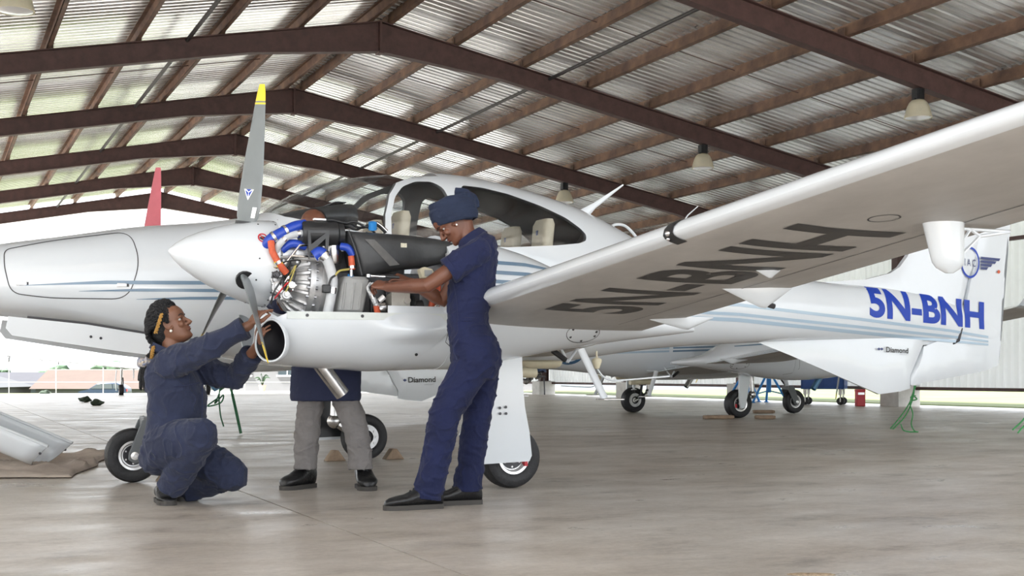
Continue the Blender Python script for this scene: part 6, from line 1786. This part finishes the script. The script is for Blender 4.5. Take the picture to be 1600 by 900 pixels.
# ---------- standing mechanic in short sleeves and a head wrap
def standing_mechanic():
    Y0 = 6.93
    P = at
    H = Head(P(706, 346, 6.93), (-0.66, -0.10, -0.72), (-0.74, 0.0, 0.67))
    shN, shF = P(748, 392, 6.77), P(738, 392, 7.08)
    elN, elF = P(668, 446, 6.73), P(692, 470, 7.16)
    wrN, wrF = P(606, 449, 6.93), P(642, 441, 7.10)
    # skin: head, neck, shoulders, arms and hands in one surface
    mb = MB(); H.add(mb)
    limb(mb, [H.p(-0.035, 0, -0.05), P(727, 364, 6.93), P(745, 384, 6.93)], [0.054, 0.054, 0.062], 18)
    rings_body(mb, [(P(748, 375, 6.93), 0.055, 0.09, (1, 0, 0.3), (0, 1, 0)), (P(750, 395, 6.93), 0.07, 0.15, (1, 0, 0.2), (0, 1, 0)), (P(745, 440, 6.93), 0.085, 0.13, (1, 0, 0), (0, 1, 0)), (P(735, 500, 6.93), 0.075, 0.11, (1, 0, 0), (0, 1, 0))])
    for sh, el, wr in ((shN, elN, wrN), (shF, elF, wrF)):
        limb(mb, [sh, sh.lerp(el, 0.5), el.lerp(sh, 0.1), el, el.lerp(wr, 0.25), el.lerp(wr, 0.65), wr], [0.048, 0.044, 0.039, 0.0385, 0.041, 0.034, 0.0265], 16)
    fdN = (P(575, 440, 7.0) - wrN); hand(mb, wrN, fdN, (0.25, -0.75, 0.6), 1, (1.7, 1.9, 2.0, 2.1), 0.98, 0.6, 0.55)
    fdF = (P(603, 425, 7.07) - wrF); hand(mb, wrF, fdF, (0.2, -0.5, 0.8), -1, (1.3, 1.7, 1.9, 2.0), 0.95, 0.6, 0.6)
    body = fuse('person', mb, 0.0038, M_skin2, None, 5)
    tag(body, 'standing mechanic in short-sleeved navy coveralls and a navy head wrap, reaching into the engine', 'person')
    H.face_parts(body, mat('lips_b', (0.13, 0.035, 0.03), 0.4), M_hair, 0.0035)
    # coverall
    mb = MB()
    fw = lambda t: (math.cos(t), 0, math.sin(t))
    S = (0, 1, 0)
    rings_body(mb, [(P(744, 372, 6.93), 0.060, 0.085, (1, 0, 0.5), S), (P(751, 384, 6.93), 0.085, 0.135, (1, 0, 0.45), S), (P(747, 402, 6.93), 0.108, 0.178, (1, 0, 0.25), S), (P(739, 430, 6.93), 0.126, 0.172, (1, 0, 0.1), S), (P(735, 460, 6.93), 0.121, 0.158, (1, 0, 0.0), S), (P(731, 490, 6.93), 0.109, 0.148, (1, 0, 0), S), (P(731, 505, 6.93), 0.107, 0.148, (1, 0, 0), S), (P(737, 522, 6.93), 0.122, 0.165, (1, 0, 0), S), (P(743, 545, 6.93), 0.136, 0.178, (1, 0, 0), S), (P(745, 570, 6.93), 0.134, 0.175, (1, 0, 0), S), (P(742, 592, 6.93), 0.11, 0.14, (1, 0, 0), S)], 32)
    for sh, el in ((shN, elN), (shF, elF)):
        limb(mb, [sh, sh.lerp(el, 0.25), sh.lerp(el, 0.58)], [0.072, 0.070, 0.070], 18, ball=False); mb.ball(sh, 0.07)
    for hip, mid, kn, shn, hem, r in (((735, 575, 6.86), (715, 610, 6.84), (694, 650, 6.82), (684, 705, 6.83), (667, 778, 6.84), (0.104, 0.094, 0.083, 0.078, 0.080)), ((752, 575, 7.01), (750, 615, 7.03), (744, 655, 7.05), (738, 705, 7.06), (730, 766, 7.07), (0.10, 0.088, 0.076, 0.072, 0.076))):
        limb(mb, [P(*hip), P(*mid), P(*kn), P(*shn), P(*hem)], list(r), 20, ball=False); mb.ball(P(*hip), 0.10)
    cov = fuse('coverall', mb, 0.006, M_navy2, body, 4, (0.017, 6.5, (1.0, 1.0, 1.7)), 3.0)
    # collar, cuffs, waist seam, pocket
    c0 = P(739, 376, 6.93); ax_ = (P(722, 352, 6.93) - c0).normalized()
    mb = MB(); mb.lathe([(0.080, -0.01), (0.074, 0.012), (0.069, 0.036), (0.073, 0.038), (0.084, 0.016), (0.092, -0.006)], c0, ax_, 32, False)
    mb.build('collar', M_navy2, cov, smooth=60)
    for sh, el in ((shN, elN), (shF, elF)):
        a, b = sh.lerp(el, 0.50), sh.lerp(el, 0.60)
        mb = MB(); d = (b - a).length; mb.lathe([(0.071, 0), (0.0745, 0.003), (0.0745, d - 0.003), (0.072, d), (0.060, d), (0.060, d - 0.02)], a, b - a, 26, False); mb.build('sleeve_cuff', M_navy2, cov)
    seam(cov, [P(703, 420, 6.80), P(712, 460, 6.785), P(716, 500, 6.785)], M_navy3, 0.002)
    seam(cov, [P(716, 530, 6.76), P(708, 545, 6.745), P(714, 562, 6.75)], M_navy3, 0.004, 'pocket_edge')
    mb = MB(); 
    # waist band, a slightly raised strip
    mb.lathe([(0.1, -0.012), (0.106, -0.008), (0.106, 0.008), (0.1, 0.012)], (0, 0, 0), (0, 0, 1), 36, False)
    wb = [P(731, 501, 6.93) + V3((v.x * 1.03, v.y * 1.42, v.z)) for v in mb.v]; mb.v = wb; mb.build('waistband', M_navy2, cov)
    # head wrap: layered fabric turns and a tucked knot at the back
    K = Head(P(706, 330, 6.93), (-0.955, 0, -0.30), (-0.30, 0, 0.955)); R = K.R(); mb = MB()
    mb.ball(K.p(0.0, 0, 0.0), (0.122, 0.094, 0.084), 24, 16, R)
    mb.ball(K.p(-0.055, 0, -0.005), (0.082, 0.086, 0.078), 20, 14, R)
    mb.ball(K.p(0.045, 0, -0.02), (0.078, 0.08, 0.055), 20, 14, R)
    for z0, tilt, rx, ry, th in ((-0.048, 0.10, 0.112, 0.090, 0.022), (-0.022, 0.26, 0.120, 0.095, 0.021), (0.006, 0.05, 0.121, 0.094, 0.021), (-0.012, -0.22, 0.119, 0.094, 0.019), (0.034, 0.24, 0.112, 0.086, 0.021), (0.05, -0.1, 0.098, 0.075, 0.02)):
        pts = [K.p(-0.006 + rx * math.cos(a), ry * math.sin(a), z0 + tilt * rx * math.cos(a) * 0.6) for a in rng(0, 2 * PI, 36)]
        mb.tube(pts, th, 10, up=K.u, b=0.011, cap=False)
    mb.tube(spline([K.p(-0.125, -0.03, -0.02), K.p(-0.128, -0.035, 0.03), K.p(-0.095, -0.04, 0.075), K.p(-0.045, -0.03, 0.095)], 6), 0.030, 12, b=0.016)
    mb.tube(spline([K.p(-0.12, -0.06, 0.0), K.p(-0.09, -0.075, 0.04), K.p(-0.06, -0.06, 0.075)], 6), 0.024, 12, b=0.012)
    mb.ball(K.p(-0.112, -0.01, 0.035), (0.03, 0.05, 0.045), 14, 10, R)
    fuse('head_wrap', mb, 0.004, M_wrap, body, 2, (0.005, 13, (0.6, 0.6, 2.4)), 8.0)
    for y in (1, -1): MB().ball(H.p(0.008, 0.0795 * y, -0.040), 0.0055).build('earring', M_pearl, body)
    # trouser hems stand on the shoes
    hn, hf = P(690, 795, 6.83), P(752, 788, 7.06)
    shoe(body, (hn.x - 0.0, 6.86), (P(602, 795, 6.78).x, 6.74), 0.135, 0.10)
    shoe(body, (hf.x, 7.08), (P(672, 788, 7.03).x, 7.0), 0.135, 0.10)
    # ratchet held between the hands
    mb = MB(); a, b = P(576, 431, 7.02), P(618, 433, 7.045)
    mb.tube([a, a.lerp(b, 0.25), a.lerp(b, 0.3), b], [0.010, 0.006, 0.006, 0.006], 10); mb.lathe([(0.0, 0), (0.014, 0), (0.014, 0.016), (0, 0.016)], a + V3((0, 0, -0.008)), (0, 0, 1), 14)
    rw = mb.build('ratchet_wrench', M_chrome, None); tag(rw, 'chrome ratchet wrench held in the standing mechanic\'s hands', 'wrench')
    MB().tube([a.lerp(b, 0.62), a.lerp(b, 1.15)], 0.0085, 10).build('grip', M_blk, rw)
    return body
standing_mechanic()

# ---------- crouching mechanic with braided hair
def crouching_mechanic():
    P = at
    H = Head(P(267, 507, 7.08), (0.90, -0.06, 0.40), (-0.40, 0, 0.92))
    shN, shF = P(266, 570, 6.93), P(285, 572, 7.24)
    elN, elF = P(330, 541, 6.80), P(368, 590, 7.14)
    wrN, wrF = P(390, 508, 6.80), P(402, 540, 6.97)
    mb = MB(); H.add(mb)
    limb(mb, [H.p(-0.02, 0, -0.06), P(268, 545, 7.08), P(264, 568, 7.08)], [0.052, 0.053, 0.065], 18)
    rings_body(mb, [(P(262, 560, 7.08), 0.06, 0.10, (1, 0, 0), (0, 1, 0)), (P(264, 580, 7.08), 0.08, 0.14, (1, 0, 0), (0, 1, 0)), (P(270, 640, 7.08), 0.09, 0.12, (1, 0, 0), (0, 1, 0))])
    for sh, el, wr in ((shN, elN, wrN), (shF, elF, wrF)):
        limb(mb, [sh, sh.lerp(el, 0.5), el, el.lerp(wr, 0.3), el.lerp(wr, 0.7), wr], [0.045, 0.042, 0.037, 0.037, 0.032, 0.025], 16)
    hand(mb, wrN, P(412, 478, 6.84) - wrN, (-0.55, -0.65, 0.5), 1, (0.9, 1.2, 1.4, 1.5), 0.98, 0.7, 0.6)
    hand(mb, wrF, P(410, 500, 6.90) - wrF, (-0.5, -0.8, 0.3), -1, (0.9, 1.1, 1.2, 1.3), 0.95, 0.7, 0.4)
    body = fuse('person', mb, 0.0038, M_skin1, None, 5)
    tag(body, 'crouching mechanic in long-sleeved navy coveralls with black braided hair, reaching up to the engine', 'person')
    H.face_parts(body, M_lip1, M_hair)
    # coverall
    S = (0, 1, 0); mb = MB()
    rings_body(mb, [(P(264, 552, 7.08), 0.062, 0.085, (1, 0, 0), S), (P(262, 566, 7.08), 0.098, 0.15, (1, 0, 0.1), S), (P(268, 588, 7.08), 0.135, 0.185, (1, 0, 0.1), S), (P(276, 615, 7.08), 0.158, 0.19, (1, 0, 0), S), (P(277, 645, 7.08), 0.152, 0.18, (1, 0, 0), S), (P(272, 672, 7.08), 0.150, 0.178, (1, 0, 0), S), (P(266, 695, 7.08), 0.135, 0.18, (1, 0, 0.1), S), (P(262, 718, 7.08), 0.09, 0.15, (1, 0, 0.2), S)], 32)
    for sh, el, wr, k in ((shN, elN, wrN, 0.86), (shF, elF, wrF, 0.72)):
        limb(mb, [sh, sh.lerp(el, 0.5), el, el.lerp(wr, 0.45), el.lerp(wr, k)], [0.088, 0.078, 0.068, 0.060, 0.060], 18, ball=False); mb.ball(sh, 0.085)
    # near leg: knee up, shin down to the foot; far leg: knee forward and low
    hipN, knN, anN = P(256, 700, 6.98), P(312, 680, 6.80), P(268, 762, 7.00)
    limb(mb, [hipN, hipN.lerp(knN, 0.5), knN], [0.125, 0.118, 0.098], 20); limb(mb, [knN, knN.lerp(anN, 0.45), anN], [0.096, 0.088, 0.078], 20, ball=False)
    mb.ball(P(249, 712, 7.05), (0.105, 0.16, 0.11))
    hipF, knF, anF = P(282, 700, 7.17), P(362, 742, 7.12), P(292, 768, 7.28)
    limb(mb, [hipF, hipF.lerp(knF, 0.5), knF], [0.125, 0.112, 0.094], 20); limb(mb, [knF, knF.lerp(anF, 0.5), anF], [0.078, 0.075, 0.065], 20, ball=False)
    cov = fuse('coverall', mb, 0.006, M_navy1, body, 4, (0.018, 6.5, (1.2, 1.0, 1.5)), 11.0)
    for el, wr, k in ((elN, wrN, 0.86), (elF, wrF, 0.72)):
        a, b = el.lerp(wr, k - 0.12), el.lerp(wr, k + 0.02); d = (b - a).length
        MB().lathe([(0.060, 0), (0.0635, 0.003), (0.0635, d - 0.003), (0.061, d), (0.05, d), (0.05, d - 0.02)], a, b - a, 26, False).build('sleeve_cuff', M_navy1, cov)
    mb = MB(); c0 = P(262, 552, 7.08); rings = []
    for dz, k in ((-0.01, 1.0), (0.03, 0.88), (0.036, 0.94), (0.0, 1.12)):
        rings.append([c0 + V3((0.078 * k * math.cos(t) - 0.01, 0.088 * k * math.sin(t), dz - 0.03 * math.cos(t))) for t in rng(0.75, 2 * PI - 0.75, 26)])
    mb.loft(rings, False, False, False); thicken(mb.build('collar', M_navy1, cov, smooth=60), 0.006)
    seam(cov, [P(316, 600, 6.99), P(316, 640, 6.985), P(314, 668, 6.99)], M_navy3, 0.003)
    seam(cov, [P(270, 604, 6.895), P(290, 602, 6.90), P(312, 598, 6.94)], M_navy3, 0.003, 'pocket_edge')
    seam(cov, [P(262, 608, 6.90), P(250, 650, 6.915), P(238, 690, 6.94)], M_navy3, 0.0025)
    # hair: scalp cap and twisted braids swept back to a tied tail
    R = H.R(); mb = MB()
    mb.ball(H.p(-0.030, 0, 0.030), (0.088, 0.083, 0.094), 24, 16, R); mb.ball(H.p(-0.060, 0, -0.01), (0.062, 0.072, 0.075), 20, 14, R)
    hair = fuse('hair', mb, 0.004, M_hair, body, 3)
    tie = P(229, 566, 7.03)
    random.seed(21)
    def braid(a, fr_z, m, r=0.0105):
        """a = lateral angle across the head from -pi/2 to pi/2"""
        sa, ca = math.sin(a), math.cos(a)
        pts = [H.p(0.064 - 0.050 * abs(sa) ** 1.5, 0.078 * sa, 0.076 * ca + 0.028 * fr_z), H.p(0.03 - 0.03 * abs(sa), 0.089 * sa, 0.115 * ca + 0.018), H.p(-0.045, 0.096 * sa, 0.125 * ca + 0.012), H.p(-0.105, 0.088 * sa, 0.075 * ca - 0.0), H.p(-0.128, 0.07 * sa, 0.005 * ca - 0.03), H.p(-0.125, 0.055 * sa, -0.085 + 0.01 * ca), tie + V3((0.012 * ca, 0.028 * sa, 0.012))]
        q = spline(pts, 8)
        mb = MB(); n = len(q)
        for ph in (0, PI):
            w = []
            for i, p in enumerate(q):
                d = (q[min(i + 1, n - 1)] - q[max(i - 1, 0)]).normalized(); u_, v_ = frame_from(d, H.l)
                th = i * 0.85 + ph; w.append(p + (u_ * math.cos(th) + v_ * math.sin(th)) * r * 0.5)
            mb.tube(w, r * 0.72, 7, up=H.l)
        return mb.build('braid', m, hair)
    for row, (fz, rr) in enumerate(((0.0, 0.0105), (0.55, 0.0105))):
        n = 15 if row == 0 else 12
        for k in range(n):
            a = -1.5 + 3.0 * (k + 0.5 * row) / (n - 1 + 0.5 * row)
            braid(a, fz, M_hair, rr)
    # golden lengths woven through the braids
    for q in ([P(253, 490, 6.945), P(248, 506, 6.935), P(243, 521, 6.94)], [P(240, 541, 6.985), P(238, 552, 6.99), P(237, 560, 7.0)]):
        q = spline(q, 12); mb = MB()
        for ph in (0, PI): mb.tube([p + V3((math.cos(i * 0.8 + ph) * 0.006, 0, math.sin(i * 0.8 + ph) * 0.003)) for i, p in enumerate(q)], 0.0058, 8)
        mb.build('golden_braid', M_hairy, hair)
    for k in range(9):
        a = 2 * PI * k / 9; p0 = tie + V3((0.016 * math.cos(a), 0.016 * math.sin(a), 0))
        MB().tube(spline([p0, p0 + V3((-0.012 + 0.006 * math.cos(a), 0.01 * math.sin(a), -0.06)), p0 + V3((-0.006 + 0.016 * math.cos(a), 0.02 * math.sin(a), -0.13 - 0.03 * math.sin(k * 2.1)))], 6), [0.010] * 12 + [0.006], 8).build('braid_end', M_hair, hair)
    # fabric scrunchie
    mb = MB(); pts = []
    for i, t in enumerate(rng(0, 2 * PI, 40)): pts.append(tie + V3((0.030 * math.cos(t), 0.034 * math.sin(t), 0.010 * math.sin(9 * t))))
    mb.tube(pts, [0.020 + 0.004 * math.sin(i * 2.2) for i in range(41)], 10, up=(0, 0, 1), cap=False)
    mb.build('scrunchie', mat('patterned_fabric', (0.62, 0.52, 0.38), 0.8, col2=(0.12, 0.18, 0.34), vscale=60), hair)
    for y in (1, -1): MB().ball(H.p(0.010, 0.0815 * y, -0.044), 0.0085).build('earring', M_pearl, body)
    # shoes
    f0 = P(250, 787, 7.10); shoe(body, (P(249, 780, 7.2).x, 7.22), (P(266, 788, 7.0).x, 6.98), 0.105, 0.10)
    shoe(body, (P(284, 781, 7.46).x, 7.44), (P(293, 781, 7.28).x, 7.22), 0.10, 0.10)
    return body
crouching_mechanic()

# ---------- person standing behind the nacelle
def hidden_mechanic():
    P = at
    H = Head(P(490, 356, 8.0), (-0.12, -0.93, -0.35), (0, -0.35, 0.93))
    shL, shR = V3((-1.42, 8.03, 1.42)), V3((-1.03, 8.03, 1.42))
    mb = MB(); H.add(mb)
    limb(mb, [H.p(-0.02, 0, -0.06), V3((-1.225, 8.04, 1.50)), V3((-1.22, 8.05, 1.42))], [0.058, 0.06, 0.075], 18)
    rings_body(mb, [(V3((-1.22, 8.05, 1.44)), 0.07, 0.12, (0, 1, 0), (1, 0, 0)), (V3((-1.19, 8.05, 1.2)), 0.10, 0.16, (0, 1, 0), (1, 0, 0)), (V3((-1.16, 8.03, 0.95)), 0.1, 0.15, (0, 1, 0), (1, 0, 0))])
    arms = []
    for sh, el, wr, th in ((shL, V3((-1.46, 7.86, 1.16)), V3((-1.37, 7.66, 1.12)), -1), (shR, V3((-0.98, 7.90, 1.16)), V3((-1.06, 7.68, 1.12)), 1)):
        limb(mb, [sh, sh.lerp(el, 0.5), el, wr], [0.05, 0.045, 0.04, 0.028], 14); arms.append((sh, el, wr))
        hand(mb, wr, (-0.1 * th, -0.6, 0.25), (0, -0.3, 0.9), th, (0.8, 1.0, 1.1, 1.2), 1.0)
    body = fuse('person', mb, 0.005, M_skin2, None, 5)
    tag(body, 'person in grey trousers and dark jacket standing behind the open engine nacelle', 'person')
    H.face_parts(body, M_lip1, M_hair)
    mb = MB(); R = H.R(); mb.ball(H.p(-0.03, 0, 0.035), (0.082, 0.079, 0.082), 20, 14, R); fuse('hair', mb, 0.005, M_hair, body, 2)
    mb = MB(); F, S = (0, 1, 0), (1, 0, 0)
    rings_body(mb, [(V3((-1.22, 8.05, 1.49)), 0.075, 0.09, F, S), (V3((-1.22, 8.05, 1.45)), 0.10, 0.20, F, S), (V3((-1.21, 8.04, 1.32)), 0.125, 0.225, F, S), (V3((-1.19, 8.03, 1.1)), 0.13, 0.215, F, S), (V3((-1.165, 8.02, 0.85)), 0.135, 0.215, F, S), (V3((-1.165, 8.01, 0.58)), 0.145, 0.222, F, S), (V3((-1.165, 8.01, 0.552)), 0.14, 0.218, F, S)], 32)
    for sh, el, wr in arms: limb(mb, [sh, sh.lerp(el, 0.5), el, el.lerp(wr, 0.85)], [0.075, 0.068, 0.06, 0.052], 16)
    fuse('jacket', mb, 0.008, M_navy3, body, 4, (0.006, 7, (1, 1, 1)), 2)
    mb = MB()
    for hx, kx, ax, y0, y1 in ((-1.25, -1.275, -1.295, 8.02, 8.03), (-1.07, -0.985, -0.945, 8.0, 7.98)):
        limb(mb, [V3((hx, y0, 0.86)), V3((hx, y0, 0.62)), V3((kx, y0 - 0.01, 0.42)), V3((ax, y1, 0.22)), V3((ax, y1, 0.125))], [0.095, 0.084, 0.079, 0.073, 0.072], 20, ball=False); mb.ball((hx, y0, 0.86), 0.09)
    rings_body(mb, [(V3((-1.16, 8.02, 0.98)), 0.11, 0.18, F, S), (V3((-1.16, 8.02, 0.82)), 0.12, 0.195, F, S), (V3((-1.16, 8.02, 0.74)), 0.08, 0.12, F, S)])
    fuse('trousers', mb, 0.006, M_greytr, body, 4, (0.016, 7, (1.0, 1, 1.8)), 6)
    shoe(body, (-1.265, 8.14), (-1.415, 7.90), 0.165, 0.115); shoe(body, (-0.955, 8.11), (-0.875, 7.85), 0.165, 0.115)
hidden_mechanic()
